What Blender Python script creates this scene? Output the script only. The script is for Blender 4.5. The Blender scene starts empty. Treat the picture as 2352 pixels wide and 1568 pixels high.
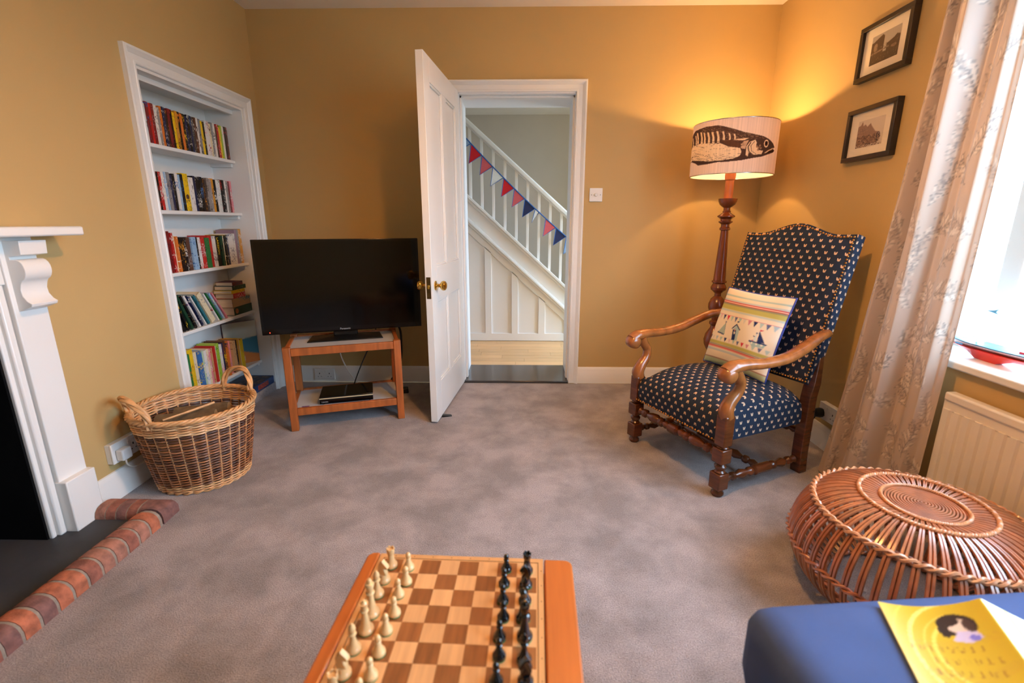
import bpy, bmesh, math, random
import numpy as np
from mathutils import Vector, Matrix
PI = math.pi
S = bpy.context.scene
C = S.collection
random.seed(7)
RNG = np.random.default_rng(7)

# ------------------------------------------------------------------ camera, sky, exposure
cd = bpy.data.cameras.new('camera'); cam = bpy.data.objects.new('camera', cd); C.objects.link(cam)
cam.location = (0, 0, 1.155)
cam.rotation_euler = (PI/2 - 0.24643, 0, 0.01882)
cd.sensor_width = 36.0; cd.lens = 36.0*1083.13/2352
cd.clip_start = 0.05; cd.clip_end = 100
cd.dof.use_dof = True; cd.dof.focus_distance = 2.9; cd.dof.aperture_fstop = 2.6
S.camera = cam
S.view_settings.view_transform = 'Standard'; S.view_settings.look = 'None'
S.view_settings.gamma = 1.0; S.view_settings.use_curve_mapping = False
S.view_settings.exposure = 0.12

w = bpy.data.worlds.new('overcast_sky'); S.world = w; w.use_nodes = True
wb = w.node_tree.nodes['Background']
wb.inputs['Strength'].default_value = 17.5
# overcast sky above the horizon, darker ground below it
_t = w.node_tree; _c = _t.nodes.new('ShaderNodeTexCoord'); _s = _t.nodes.new('ShaderNodeSeparateXYZ'); _r = _t.nodes.new('ShaderNodeValToRGB')
_m = _t.nodes.new('ShaderNodeMath'); _m.operation = 'MULTIPLY_ADD'; _m.inputs[1].default_value = 0.5; _m.inputs[2].default_value = 0.5
_t.links.new(_c.outputs['Generated'], _s.inputs[0]); _t.links.new(_s.outputs['Z'], _m.inputs[0]); _t.links.new(_m.outputs[0], _r.inputs[0]); _t.links.new(_r.outputs[0], wb.inputs['Color'])
_e = _r.color_ramp.elements; _e[0].position = 0.47; _e[0].color = (0.20, 0.24, 0.25, 1); _e[1].position = 0.53; _e[1].color = (0.53, 0.75, 1.0, 1)

def portal(name, loc, rot, sx, sy):
    l = bpy.data.lights.new(name, 'AREA'); l.shape = 'RECTANGLE'; l.size = sx; l.size_y = sy
    l.cycles.is_portal = True
    o = bpy.data.objects.new(name, l); o.location = loc; o.rotation_euler = rot; C.objects.link(o)
portal('window_portal', (1.90, 0.83, 1.39), (0, PI/2, 0), 1.52, 2.34)
portal('hall_portal', (1.36, 4.12, 1.15), (0, PI/2, 0), 2.1, 0.72)

LAMP = (1.250, 3.0)
def lampo(name, loc, power, col, r):
    l = bpy.data.lights.new(name, 'POINT'); l.energy = power; l.color = col; l.shadow_soft_size = r
    o = bpy.data.objects.new(name, l); o.location = loc; C.objects.link(o)
lampo('lamp_light', (LAMP[0], LAMP[1], 1.635), 29.0, (1.0, 0.56, 0.21), 0.025)
PEND = (0.20, 1.30)
lampo('pendant_light', (PEND[0], PEND[1], 2.27), 66.0, (1.0, 0.48, 0.135), 0.05)

# ------------------------------------------------------------------ materials
def lin(c):
    return tuple(((v/255)/12.92 if v/255 <= 0.04045 else ((v/255+0.055)/1.055)**2.4) for v in c)
def lina(a):
    a = np.asarray(a, float)/255
    return np.where(a <= 0.04045, a/12.92, ((a+0.055)/1.055)**2.4)
MATS = {}
def nt(name):
    m = bpy.data.materials.new(name); m.use_nodes = True
    t = m.node_tree
    return m, t, t.nodes['Principled BSDF']
def nd(t, typ, **kw):
    n = t.nodes.new(typ)
    for k, v in kw.items(): setattr(n, k, v)
    return n
def mat(name, col, rough=0.5, var=0.10, scale=(6, 6, 6), bump=0.0, bscale=200, spec=0.5, metal=0.0, coat=0.0, detail=3.0, objvar=0.0, crough=0.06):
    """principled surface with a noise tint; scale stretches the noise (grain)"""
    if name in MATS: return MATS[name]
    m, t, p = nt(name)
    c = lin(col)
    co = nd(t, 'ShaderNodeTexCoord'); mp = nd(t, 'ShaderNodeMapping'); mp.inputs['Scale'].default_value = scale
    no = nd(t, 'ShaderNodeTexNoise'); no.inputs['Scale'].default_value = 1.0; no.inputs['Detail'].default_value = detail
    rp = nd(t, 'ShaderNodeValToRGB')
    rp.color_ramp.elements[0].position = 0.3; rp.color_ramp.elements[1].position = 0.7
    rp.color_ramp.elements[0].color = tuple(max(0, v*(1-var)) for v in c)+(1,)
    rp.color_ramp.elements[1].color = tuple(min(1, v*(1+var)) for v in c)+(1,)
    L = t.links.new
    L(co.outputs['Object'], mp.inputs['Vector'])
    if objvar:
        oi = nd(t, 'ShaderNodeObjectInfo'); ad = nd(t, 'ShaderNodeVectorMath', operation='ADD'); ml = nd(t, 'ShaderNodeVectorMath', operation='SCALE')
        cb = nd(t, 'ShaderNodeCombineXYZ')
        L(oi.outputs['Random'], cb.inputs['X']); L(oi.outputs['Random'], cb.inputs['Y']); L(oi.outputs['Random'], cb.inputs['Z'])
        L(cb.outputs[0], ml.inputs[0]); ml.inputs['Scale'].default_value = 37.0
        L(mp.outputs[0], ad.inputs[0]); L(ml.outputs[0], ad.inputs[1]); L(ad.outputs[0], no.inputs['Vector'])
    else:
        L(mp.outputs[0], no.inputs['Vector'])
    L(no.outputs['Fac'], rp.inputs['Fac'])
    out = rp.outputs['Color']
    if objvar:
        hs = nd(t, 'ShaderNodeHueSaturation'); mr = nd(t, 'ShaderNodeMapRange')
        mr.inputs['To Min'].default_value = 1-objvar; mr.inputs['To Max'].default_value = 1+objvar
        L(oi.outputs['Random'], mr.inputs['Value']); L(mr.outputs[0], hs.inputs['Value']); L(out, hs.inputs['Color']); out = hs.outputs['Color']
    L(out, p.inputs['Base Color'])
    p.inputs['Roughness'].default_value = rough; p.inputs['Metallic'].default_value = metal
    p.inputs['Specular IOR Level'].default_value = spec; p.inputs['Coat Weight'].default_value = coat; p.inputs['Coat Roughness'].default_value = crough
    if bump:
        n2 = nd(t, 'ShaderNodeTexNoise'); n2.inputs['Scale'].default_value = bscale; n2.inputs['Detail'].default_value = 2
        bp = nd(t, 'ShaderNodeBump'); bp.inputs['Strength'].default_value = bump; bp.inputs['Distance'].default_value = 0.004
        L(co.outputs['Object'], n2.inputs['Vector']); L(n2.outputs['Fac'], bp.inputs['Height']); L(bp.outputs[0], p.inputs['Normal'])
    MATS[name] = m
    return m
def vmat(name, rough=0.6, spec=0.3, translucent=0.0, bump=0.0, coat=0.0):
    """material reading the printed colour attribute 'print'"""
    if name in MATS: return MATS[name]
    m, t, p = nt(name)
    a = nd(t, 'ShaderNodeAttribute', attribute_name='print')
    L = t.links.new
    L(a.outputs['Color'], p.inputs['Base Color'])
    p.inputs['Roughness'].default_value = rough; p.inputs['Specular IOR Level'].default_value = spec; p.inputs['Coat Weight'].default_value = coat
    p.inputs['Coat Roughness'].default_value = 0.25
    if bump:
        co = nd(t, 'ShaderNodeTexCoord')
        n2 = nd(t, 'ShaderNodeTexNoise'); n2.inputs['Scale'].default_value = 400
        bp = nd(t, 'ShaderNodeBump'); bp.inputs['Strength'].default_value = bump; bp.inputs['Distance'].default_value = 0.003
        L(co.outputs['Object'], n2.inputs['Vector']); L(n2.outputs['Fac'], bp.inputs['Height']); L(bp.outputs[0], p.inputs['Normal'])
    if translucent:
        tr = nd(t, 'ShaderNodeBsdfTranslucent'); mx = nd(t, 'ShaderNodeMixShader'); mx.inputs[0].default_value = translucent
        L(a.outputs['Color'], tr.inputs['Color']); L(p.outputs[0], mx.inputs[1]); L(tr.outputs[0], mx.inputs[2])
        L(mx.outputs[0], t.nodes['Material Output'].inputs['Surface'])
    MATS[name] = m
    return m

def shade_mat(name, attr, col, tr):
    m = bpy.data.materials.new(name); m.use_nodes = True; t = m.node_tree; t.nodes.clear(); L = t.links.new
    o = nd(t, 'ShaderNodeOutputMaterial'); d = nd(t, 'ShaderNodeBsdfDiffuse'); r = nd(t, 'ShaderNodeBsdfTranslucent')
    x = nd(t, 'ShaderNodeMixShader'); x.inputs[0].default_value = tr
    if attr:
        a = nd(t, 'ShaderNodeAttribute', attribute_name='print'); L(a.outputs['Color'], d.inputs[0]); L(a.outputs['Color'], r.inputs[0])
    else:
        d.inputs[0].default_value = col+(1,); r.inputs[0].default_value = col+(1,)
    L(d.outputs[0], x.inputs[1]); L(r.outputs[0], x.inputs[2]); L(x.outputs[0], o.inputs[0])
    return m

M_wall = mat('painted_plaster_mustard', (192, 162, 108), 0.62, 0.025, (1.5, 1.5, 1.5), bump=0.03, bscale=90, spec=0.3)
M_ceil = mat('ceiling_paint', (236, 226, 214), 0.8, 0.02, spec=0.2)
M_hallwall = mat('hall_plaster', (198, 188, 178), 0.7, 0.02, spec=0.3)
M_white = mat('white_gloss_paint', (236, 233, 228), 0.32, 0.02, (3, 3, 3), spec=0.5)
M_hallwhite = mat('hall_white_paint', (232, 232, 232), 0.35, 0.02, (3, 3, 3), spec=0.5)
M_plastic = mat('white_plastic', (232, 230, 226), 0.35, 0.02)
M_black = mat('black_plastic', (14, 14, 15), 0.35, 0.1)
M_soot = mat('soot_black', (12, 12, 13), 0.9, 0.3, (8, 8, 8), spec=0.1)
M_slate = mat('slate_hearth', (58, 62, 68), 0.6, 0.18, (5, 5, 5), bump=0.1, bscale=40, spec=0.3)
M_threshold = mat('polished_dark_stone', (64, 62, 62), 0.16, 0.15, (4, 30, 4), spec=0.5)
M_brass = mat('brass', (214, 172, 88), 0.18, 0.05, metal=1.0)
M_oldbrass = mat('tarnished_brass', (96, 76, 44), 0.4, 0.3, (40, 40, 40), metal=0.8)
M_chrome = mat('steel', (190, 190, 190), 0.25, 0.05, metal=1.0)
M_teak = mat('orange_teak', (168, 92, 42), 0.42, 0.22, (40, 5, 5), objvar=0.06)
M_greytop = mat('grey_laminate', (190, 192, 196), 0.35, 0.02)
M_walnut = mat('waxed_walnut', (92, 47, 22), 0.25, 0.30, (9, 9, 60), coat=0.25, spec=0.5)
M_oakarm = mat('waxed_oak', (150, 88, 42), 0.25, 0.25, (30, 30, 8), coat=0.35)
M_lampwood = mat('turned_mahogany', (108, 52, 24), 0.26, 0.28, (40, 40, 5), coat=0.3)
M_lamptube = mat('lamp_tube_wood', (176, 98, 52), 0.4, 0.15, (40, 40, 4))
M_cane = mat('varnished_cane', (168, 98, 58), 0.34, 0.28, (25, 25, 25), coat=1.0, objvar=0.12, spec=0.7, crough=0.22)
M_canelight = mat('cane_binding', (206, 146, 104), 0.35, 0.2, (60, 60, 60), coat=0.2)
M_pale = mat('pale_willow', (218, 164, 110), 0.45, 0.22, (30, 30, 30))
M_navy = mat('navy_sofa_cloth', (62, 82, 128), 0.85, 0.07, (9, 9, 9), bump=0.25, bscale=700, spec=0.2)
M_navyd = mat('navy_piping', (40, 58, 104), 0.85, 0.07)
M_rail = mat('honey_oak', (178, 98, 42), 0.35, 0.12, (60, 4, 10), coat=0.15)
M_boardedge = mat('maple_border', (202, 150, 96), 0.35, 0.08, (40, 6, 6), coat=0.15)
M_lightsq = mat('maple_square', (208, 158, 106), 0.33, 0.10, (90, 9, 9), coat=0.15, objvar=0.06)
M_darksq = mat('walnut_square', (136, 84, 44), 0.33, 0.22, (90, 9, 9), coat=0.15, objvar=0.12)
M_ink = mat('dark_inlay', (48, 28, 18), 0.5, 0.1)
M_box = mat('boxwood', (222, 178, 122), 0.3, 0.12, (60, 60, 12), coat=0.3)
M_ebony = mat('ebonised_wood', (10, 10, 11), 0.16, 0.2, coat=0.5)
M_felt = mat('green_felt', (30, 122, 66), 0.95, 0.1)
M_paper = mat('book_pages', (226, 208, 176), 0.9, 0.1, (8, 8, 160))
M_frame = mat('dark_stained_frame', (30, 19, 14), 0.35, 0.2, (20, 20, 20))
M_mount = mat('cream_mount', (238, 224, 200), 0.8, 0.01)
M_rad = mat('radiator_enamel', (236, 226, 210), 0.3, 0.015)
M_plank = mat('oak_plank', (214, 168, 116), 0.35, 0.10, (5, 60, 10), objvar=0.10)
M_mortar = mat('lime_mortar', (150, 138, 124), 0.95, 0.15, (60, 60, 60), bump=0.3, bscale=200)
M_bark = mat('log_bark', (104, 86, 62), 0.95, 0.35, (30, 30, 30), bump=0.6, bscale=60)
M_logend = mat('log_end', (176, 146, 104), 0.9, 0.2, (60, 60, 60))
M_blackcord = mat('black_cable', (16, 15, 15), 0.5, 0.05)
M_whitecord = mat('white_cable', (216, 208, 196), 0.5, 0.05)
M_bluecord = mat('blue_tape', (46, 100, 176), 0.8, 0.05)
M_sail = shade_mat('white_sail', False, lin((246, 246, 246)), 0.55)
M_redhull = mat('red_hull', (226, 44, 34), 0.25, 0.03)
M_skyblue = mat('pale_blue_paint', (96, 176, 226), 0.4, 0.03)
M_piping = mat('blue_cushion_back', (62, 76, 156), 0.85, 0.06)
M_nail = mat('brass_nails', (196, 132, 62), 0.3, 0.1, metal=0.9)
M_redled = None

def carpet():
    m, t, p = nt('taupe_carpet'); L = t.links.new
    co = nd(t, 'ShaderNodeTexCoord')
    a = nd(t, 'ShaderNodeTexNoise'); a.inputs['Scale'].default_value = 4.2; a.inputs['Detail'].default_value = 6; a.inputs['Roughness'].default_value = 0.62; a.inputs['Distortion'].default_value = 0.15
    b = nd(t, 'ShaderNodeTexNoise'); b.inputs['Scale'].default_value = 260; b.inputs['Detail'].default_value = 2
    r1 = nd(t, 'ShaderNodeValToRGB'); e = r1.color_ramp.elements
    e[0].position = 0.38; e[0].color = lin((134, 127, 127))+(1,); e[1].position = 0.62; e[1].color = lin((166, 157, 157))+(1,)
    mx = nd(t, 'ShaderNodeMix', data_type='RGBA', blend_type='OVERLAY'); mx.inputs['Factor'].default_value = 0.75
    L(co.outputs['Object'], a.inputs['Vector']); L(co.outputs['Object'], b.inputs['Vector'])
    L(a.outputs['Fac'], r1.inputs['Fac']); L(r1.outputs['Color'], mx.inputs['A']); L(b.outputs['Fac'], mx.inputs['B'])
    L(mx.outputs['Result'], p.inputs['Base Color']); p.inputs['Roughness'].default_value = 1.0; p.inputs['Specular IOR Level'].default_value = 0.05
    p.inputs['Sheen Weight'].default_value = 0.2
    bp = nd(t, 'ShaderNodeBump'); bp.inputs['Strength'].default_value = 0.6; bp.inputs['Distance'].default_value = 0.006
    L(b.outputs['Fac'], bp.inputs['Height']); L(bp.outputs[0], p.inputs['Normal'])
    return m
M_carpet = carpet()

def fabric():
    """navy cloth woven with rows of small cream tulips, laid out in metres on the UV map"""
    m, t, p = nt('navy_tulip_fabric'); L = t.links.new
    uv = nd(t, 'ShaderNodeUVMap', uv_map='UVMap'); sp = nd(t, 'ShaderNodeSeparateXYZ'); L(uv.outputs[0], sp.inputs[0])
    def ma(op, a, b=None, c=None):
        n = nd(t, 'ShaderNodeMath', operation=op)
        for i, v in enumerate((a, b, c)):
            if v is None: continue
            if isinstance(v, (int, float)): n.inputs[i].default_value = v
            else: L(v, n.inputs[i])
        return n.outputs[0]
    cw, ch = 0.043, 0.028
    vr = ma('DIVIDE', sp.outputs['Y'], ch); row = ma('FLOOR', vr)
    off = ma('MULTIPLY', ma('MODULO', ma('ABSOLUTE', row), 2.0), 0.5)
    ur = ma('ADD', ma('DIVIDE', sp.outputs['X'], cw), off)
    x = ma('MULTIPLY', ma('SUBTRACT', ma('FRACT', ur), 0.5), cw*1120)      # mm
    y = ma('MULTIPLY', ma('SUBTRACT', ma('FRACT', vr), 0.5), ch*1120)
    def ell(cx, cy, rx, ry, sh):
        dx = ma('SUBTRACT', x, cx); dy = ma('SUBTRACT', y, cy)
        dx = ma('ADD', dx, ma('MULTIPLY', dy, sh))
        return ma('ADD', ma('POWER', ma('ABSOLUTE', ma('DIVIDE', dx, rx)), 2.0), ma('POWER', ma('ABSOLUTE', ma('DIVIDE', dy, ry)), 2.0))
    d = ma('MINIMUM', ell(-4.2, 2.8, 3.4, 5.8, 0.3), ell(4.2, 2.8, 3.4, 5.8, -0.3))
    d = ma('MINIMUM', d, ell(0.0, -1.8, 6.8, 5.4, 0.0))
    d = ma('MAXIMUM', d, ma('SUBTRACT', 2.0, ell(0.2, 5.0, 1.7, 3.7, 0.0)))
    f = nd(t, 'ShaderNodeMapRange'); f.inputs['From Min'].default_value = 0.75; f.inputs['From Max'].default_value = 1.25
    f.inputs['To Min'].default_value = 1.0; f.inputs['To Max'].default_value = 0.0; L(d, f.inputs['Value'])
    mx = nd(t, 'ShaderNodeMix', data_type='RGBA'); L(f.outputs[0], mx.inputs['Factor'])
    mx.inputs['A'].default_value = lin((36, 45, 62))+(1,); mx.inputs['B'].default_value = lin((212, 176, 144))+(1,)
    L(mx.outputs['Result'], p.inputs['Base Color']); p.inputs['Roughness'].default_value = 0.9; p.inputs['Specular IOR Level'].default_value = 0.2
    n2 = nd(t, 'ShaderNodeTexNoise'); n2.inputs['Scale'].default_value = 600
    bp = nd(t, 'ShaderNodeBump'); bp.inputs['Strength'].default_value = 0.2; bp.inputs['Distance'].default_value = 0.002
    L(n2.outputs['Fac'], bp.inputs['Height']); L(bp.outputs[0], p.inputs['Normal'])
    return m
M_fabric = fabric()

def glass(name, tint=(1, 1, 1), gl=0.06):
    m = bpy.data.materials.new(name); m.use_nodes = True; t = m.node_tree; t.nodes.clear(); L = t.links.new
    o = nd(t, 'ShaderNodeOutputMaterial'); a = nd(t, 'ShaderNodeBsdfTransparent'); a.inputs[0].default_value = tint+(1,)
    g = nd(t, 'ShaderNodeBsdfGlossy'); g.inputs['Roughness'].default_value = 0.02
    x = nd(t, 'ShaderNodeMixShader'); x.inputs[0].default_value = gl
    L(a.outputs[0], x.inputs[1]); L(g.outputs[0], x.inputs[2]); L(x.outputs[0], o.inputs[0])
    return m
M_glass = glass('window_glass'); M_pglass = glass('picture_glass', gl=0.04)
def emit(name, col, k):
    m = bpy.data.materials.new(name); m.use_nodes = True; t = m.node_tree; t.nodes.clear()
    o = nd(t, 'ShaderNodeOutputMaterial'); e = nd(t, 'ShaderNodeEmission'); e.inputs[0].default_value = col+(1,); e.inputs[1].default_value = k
    t.links.new(e.outputs[0], o.inputs[0]); return m
M_bulb = emit('lit_bulb', (1.0, 0.72, 0.4), 30.0)
M_led = emit('red_standby_led', (1.0, 0.05, 0.02), 4.0)
# ------------------------------------------------------------------ object helpers
def tag(o, label=None, cat=None, group=None, kind=None):
    if label: o['label'] = label
    if cat: o['category'] = cat
    if group: o['group'] = group
    if kind: o['kind'] = kind
    return o
def empty(name, loc=(0, 0, 0), rz=0.0, label=None, cat=None, group=None, kind=None):
    o = bpy.data.objects.new(name, None); C.objects.link(o); o.location = loc; o.rotation_euler = (0, 0, rz)
    o.empty_display_size = 0.05
    return tag(o, label, cat, group, kind)
class MB:
    def __init__(s): s.v = []; s.f = []; s.mi = []; s.col = []; s.uv = {}
    def add(s, vs, fs, mi=0, col=None):
        b = len(s.v); s.v += [tuple(v) for v in vs]; s.f += [tuple(i+b for i in f) for f in fs]; s.mi += [mi]*len(fs)
        s.col += [col]*len(vs)
        return s
    def box(s, x0, x1, y0, y1, z0, z1, mi=0, M=None, col=None):
        vs = [(x, y, z) for z in (z0, z1) for y in (y0, y1) for x in (x0, x1)]
        if M is not None: vs = [tuple(M @ Vector(v)) for v in vs]
        return s.add(vs, [(0, 2, 3, 1), (4, 5, 7, 6), (0, 1, 5, 4), (2, 6, 7, 3), (0, 4, 6, 2), (1, 3, 7, 5)], mi, col)
    def lathe(s, prof, c=(0, 0, 0), seg=20, mi=0, axis=2, M=None, col=None):
        vs, fs = [], []; n = len(prof)
        for r, z in prof:
            for k in range(seg):
                a = 2*PI*k/seg; v = Vector((r*math.cos(a), r*math.sin(a), z))
                if axis == 0: v = Vector((v.z, v.x, v.y))
                if axis == 1: v = Vector((v.y, v.z, v.x))
                if M is not None: v = M @ v
                vs.append((v[0]+c[0], v[1]+c[1], v[2]+c[2]))
        for i in range(n-1):
            for k in range(seg):
                fs.append((i*seg+k, i*seg+(k+1) % seg, (i+1)*seg+(k+1) % seg, (i+1)*seg+k))
        fs.append(tuple(reversed(range(seg)))); fs.append(tuple((n-1)*seg+k for k in range(seg)))
        return s.add(vs, fs, mi, col)
    def tube(s, pts, rad, seg=8, closed=False, sub=0, mi=0, col=None, flat=1.0, up=None):
        P = [Vector(p) for p in pts]; R = list(rad) if hasattr(rad, '__len__') else [rad]*len(P)
        if sub: P, R = smooth(P, R, sub, closed)
        n = len(P); vs, fs = [], []; prev = None
        for i in range(n):
            if closed: t = P[(i+1) % n]-P[i-1]
            else: t = P[min(i+1, n-1)]-P[max(i-1, 0)]
            t = t.normalized() if t.length > 1e-9 else Vector((0, 0, 1))
            if up is not None: u = Vector(up); u = (u-t*u.dot(t)).normalized()
            elif prev is None:
                u = Vector((0, 0, 1)) if abs(t.z) < 0.9 else Vector((1, 0, 0)); u = (u-t*u.dot(t)).normalized()
            else: u = (prev-t*prev.dot(t)).normalized()
            prev = u; b = t.cross(u)
            for k in range(seg):
                a = 2*PI*k/seg+PI/seg; vs.append(tuple(P[i]+u*(math.cos(a)*R[i])+b*(math.sin(a)*R[i]*flat)))
        for i in range(n if closed else n-1):
            j = (i+1) % n
            for k in range(seg): fs.append((i*seg+k, i*seg+(k+1) % seg, j*seg+(k+1) % seg, j*seg+k))
        if not closed: fs.append(tuple(reversed(range(seg)))); fs.append(tuple((n-1)*seg+k for k in range(seg)))
        return s.add(vs, fs, mi, col)
    def prism(s, poly, a0, a1, axis=1, mi=0, M=None, col=None):
        """poly of 2-D points swept along axis from a0 to a1 (axis 0: points are y,z; 1: x,z; 2: x,y)"""
        def v3(p, a): return {0: (a, p[0], p[1]), 1: (p[0], a, p[1]), 2: (p[0], p[1], a)}[axis]
        n = len(poly); vs = [v3(p, a0) for p in poly]+[v3(p, a1) for p in poly]
        if M is not None: vs = [tuple(M @ Vector(v)) for v in vs]
        fs = [(i, (i+1) % n, n+(i+1) % n, n+i) for i in range(n)]+[tuple(reversed(range(n))), tuple(range(n, 2*n))]
        return s.add(vs, fs, mi, col)
    def grid(s, fn, nu, nv, mi=0, flip=False):
        """fn(u, v) -> point, u and v in 0..1; keeps u, v for prints"""
        b = len(s.v); vs = []
        for j in range(nv+1):
            for i in range(nu+1): vs.append(tuple(fn(i/nu, j/nv)))
        fs = []
        for j in range(nv):
            for i in range(nu):
                a = j*(nu+1)+i; q = (a, a+1, a+nu+2, a+nu+1); fs.append(q[::-1] if flip else q)
        return s.add(vs, fs, mi)
    def build(s, name, m, parent=None, smooth=35, bevel=0.0, seg=2, loc=None, rot=None, recalc=True):
        me = bpy.data.meshes.new(name); me.from_pydata(s.v, [], s.f)
        ms = m if isinstance(m, (list, tuple)) else [m]
        for x in ms: me.materials.append(x)
        if len(ms) > 1: me.polygons.foreach_set('material_index', s.mi)
        if any(c is not None for c in s.col):
            ca = me.color_attributes.new('print', 'FLOAT_COLOR', 'POINT')
            arr = np.ones((len(s.v), 4)); arr[:, :3] = [c if c is not None else (1, 1, 1) for c in s.col]
            ca.data.foreach_set('color', arr.ravel())
        if recalc:
            bm = bmesh.new(); bm.from_mesh(me); bmesh.ops.recalc_face_normals(bm, faces=bm.faces); bm.to_mesh(me); bm.free()
        if smooth:
            me.polygons.foreach_set('use_smooth', [True]*len(me.polygons))
            me.set_sharp_from_angle(angle=math.radians(smooth))
        me.update()
        o = bpy.data.objects.new(name, me); C.objects.link(o)
        if parent is not None: o.parent = parent
        if loc is not None: o.location = loc
        if rot is not None: o.rotation_euler = rot
        if bevel:
            b = o.modifiers.new('soft_edges', 'BEVEL'); b.width = bevel; b.segments = seg; b.limit_method = 'ANGLE'; b.angle_limit = math.radians(40)
        return o
def smooth(P, R, sub, closed=False):
    n = len(P); Q, T = [], []
    rng = range(n if closed else n-1)
    for i in rng:
        if closed: p0, p1, p2, p3 = P[i-1], P[i], P[(i+1) % n], P[(i+2) % n]; r0, r1 = R[i], R[(i+1) % n]
        else: p0, p1, p2, p3 = P[max(i-1, 0)], P[i], P[i+1], P[min(i+2, n-1)]; r0, r1 = R[i], R[i+1]
        for k in range(sub):
            t = k/sub; t2, t3 = t*t, t*t*t
            Q.append(0.5*((2*p1)+(p2-p0)*t+(2*p0-5*p1+4*p2-p3)*t2+(3*p1-p0-3*p2+p3)*t3)); T.append(r0+(r1-r0)*t)
    if not closed: Q.append(P[-1]); T.append(R[-1])
    return Q, T
def dup(o, parent=None, loc=None, rz=None):
    c = o.copy(); C.objects.link(c)
    if parent is not None: c.parent = parent
    if loc is not None: c.location = loc
    if rz is not None: c.rotation_euler = (o.rotation_euler[0], o.rotation_euler[1], rz)
    return c
def dup_tree(o, loc, rz=0.0):
    r = dup(o, None, loc, rz)
    for ch in list(o.children):
        q = dup(ch, r)
        for g in list(ch.children): dup(g, q)
    return r
def boxobj(name, m, b, parent=None, bevel=0.003, **k):
    return MB().box(*b).build(name, m, parent, bevel=bevel, **k)
def text(name, body, size, m, parent, loc, rot, extrude=0.0004):
    cu = bpy.data.curves.new(name, 'FONT'); cu.body = body; cu.size = size; cu.align_x = 'CENTER'; cu.align_y = 'CENTER'; cu.extrude = extrude
    cu.materials.append(m); t = bpy.data.objects.new('lettering', cu); C.objects.link(t); me = bpy.data.meshes.new_from_object(t.evaluated_get(bpy.context.evaluated_depsgraph_get()))
    bpy.data.objects.remove(t); o = bpy.data.objects.new(name, me); C.objects.link(o); o.parent = parent; o.location = loc; o.rotation_euler = rot
    return o

# a small painter: prints are drawn on an array and carried by the mesh's own colour attribute
class Canvas:
    def __init__(s, w, h, col): s.w, s.h = w, h; s.a = np.ones((h, w, 3))*np.array(col, float)
        # x, y in 0..1, y up
    def _grid(s, x0, x1, y0, y1):
        i0, i1 = max(0, int(x0*s.w)-1), min(s.w, int(x1*s.w)+2); j0, j1 = max(0, int(y0*s.h)-1), min(s.h, int(y1*s.h)+2)
        if i1 <= i0 or j1 <= j0: return None
        X, Y = np.meshgrid((np.arange(i0, i1)+0.5)/s.w, (np.arange(j0, j1)+0.5)/s.h); return i0, i1, j0, j1, X, Y
    def _put(s, g, m, col, al=1.0):
        i0, i1, j0, j1 = g[:4]; r = s.a[j0:j1, i0:i1]; r[m] = r[m]*(1-al)+np.array(col, float)*al
    def poly(s, pts, col, al=1.0):
        p = np.array(pts, float); g = s._grid(p[:, 0].min(), p[:, 0].max(), p[:, 1].min(), p[:, 1].max())
        if g is None: return
        X, Y = g[4], g[5]; m = np.zeros(X.shape, bool); n = len(p)
        for i in range(n):
            x1, y1 = p[i]; x2, y2 = p[(i+1) % n]
            if y1 == y2: continue
            m ^= ((Y < y1) != (Y < y2)) & (X < x1+(Y-y1)*(x2-x1)/(y2-y1))
        s._put(g, m, col, al)
    def ell(s, cx, cy, rx, ry, col, al=1.0, rot=0.0, hole=0.0):
        R = max(rx, ry); g = s._grid(cx-R, cx+R, cy-R, cy+R)
        if g is None: return
        X, Y = g[4]-cx, g[5]-cy; c, q = math.cos(rot), math.sin(rot); U, V = X*c+Y*q, -X*q+Y*c
        d = (U/rx)**2+(V/ry)**2; s._put(g, (d <= 1) & (d >= hole*hole), col, al)
    def line(s, pts, wd, col, al=1.0, asp=1.0):
        for (x1, y1), (x2, y2) in zip(pts[:-1], pts[1:]):
            g = s._grid(min(x1, x2)-wd, max(x1, x2)+wd, min(y1, y2)-wd*asp, max(y1, y2)+wd*asp)
            if g is None: continue
            X, Y = g[4], g[5]; dx, dy = x2-x1, (y2-y1)/asp; L2 = dx*dx+dy*dy+1e-12
            t = np.clip(((X-x1)*dx+(Y-y1)/asp*dy)/L2, 0, 1); d = np.hypot(X-x1-t*dx, (Y-y1)/asp-t*dy)
            s._put(g, d <= wd/2, col, al)
    def at(s, u, v):
        u = np.clip(np.asarray(u)*s.w-0.5, 0, s.w-1.001); v = np.clip(np.asarray(v)*s.h-0.5, 0, s.h-1.001)
        i, j = u.astype(int), v.astype(int); fu, fv = (u-i)[..., None], (v-j)[..., None]
        i1, j1 = np.minimum(i+1, s.w-1), np.minimum(j+1, s.h-1)
        return lina((s.a[j, i]*(1-fu)+s.a[j, i1]*fu)*(1-fv)+(s.a[j1, i]*(1-fu)+s.a[j1, i1]*fu)*fv)
def print_on(o, cols):
    me = o.data; ca = me.color_attributes.get('print') or me.color_attributes.new('print', 'FLOAT_COLOR', 'POINT')
    a = np.ones((len(me.vertices), 4)); a[:len(cols), :3] = cols; ca.data.foreach_set('color', a.ravel())
def grid_uv(nu, nv):
    U, V = np.meshgrid(np.arange(nu+1)/nu, np.arange(nv+1)/nv); return U.ravel(), V.ravel()
def printed_panel(name, cv, w, h, nu, nv, m, parent, M, extra=None):
    """flat printed sheet, centred, in the local x-z plane of matrix M (faces -y)"""
    o = MB().grid(lambda u, v: M @ Vector(((u-0.5)*w, 0, (v-0.5)*h)), nu, nv).build(name, m, parent, recalc=False, smooth=0)
    print_on(o, cv.at(*grid_uv(nu, nv))); return o
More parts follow.
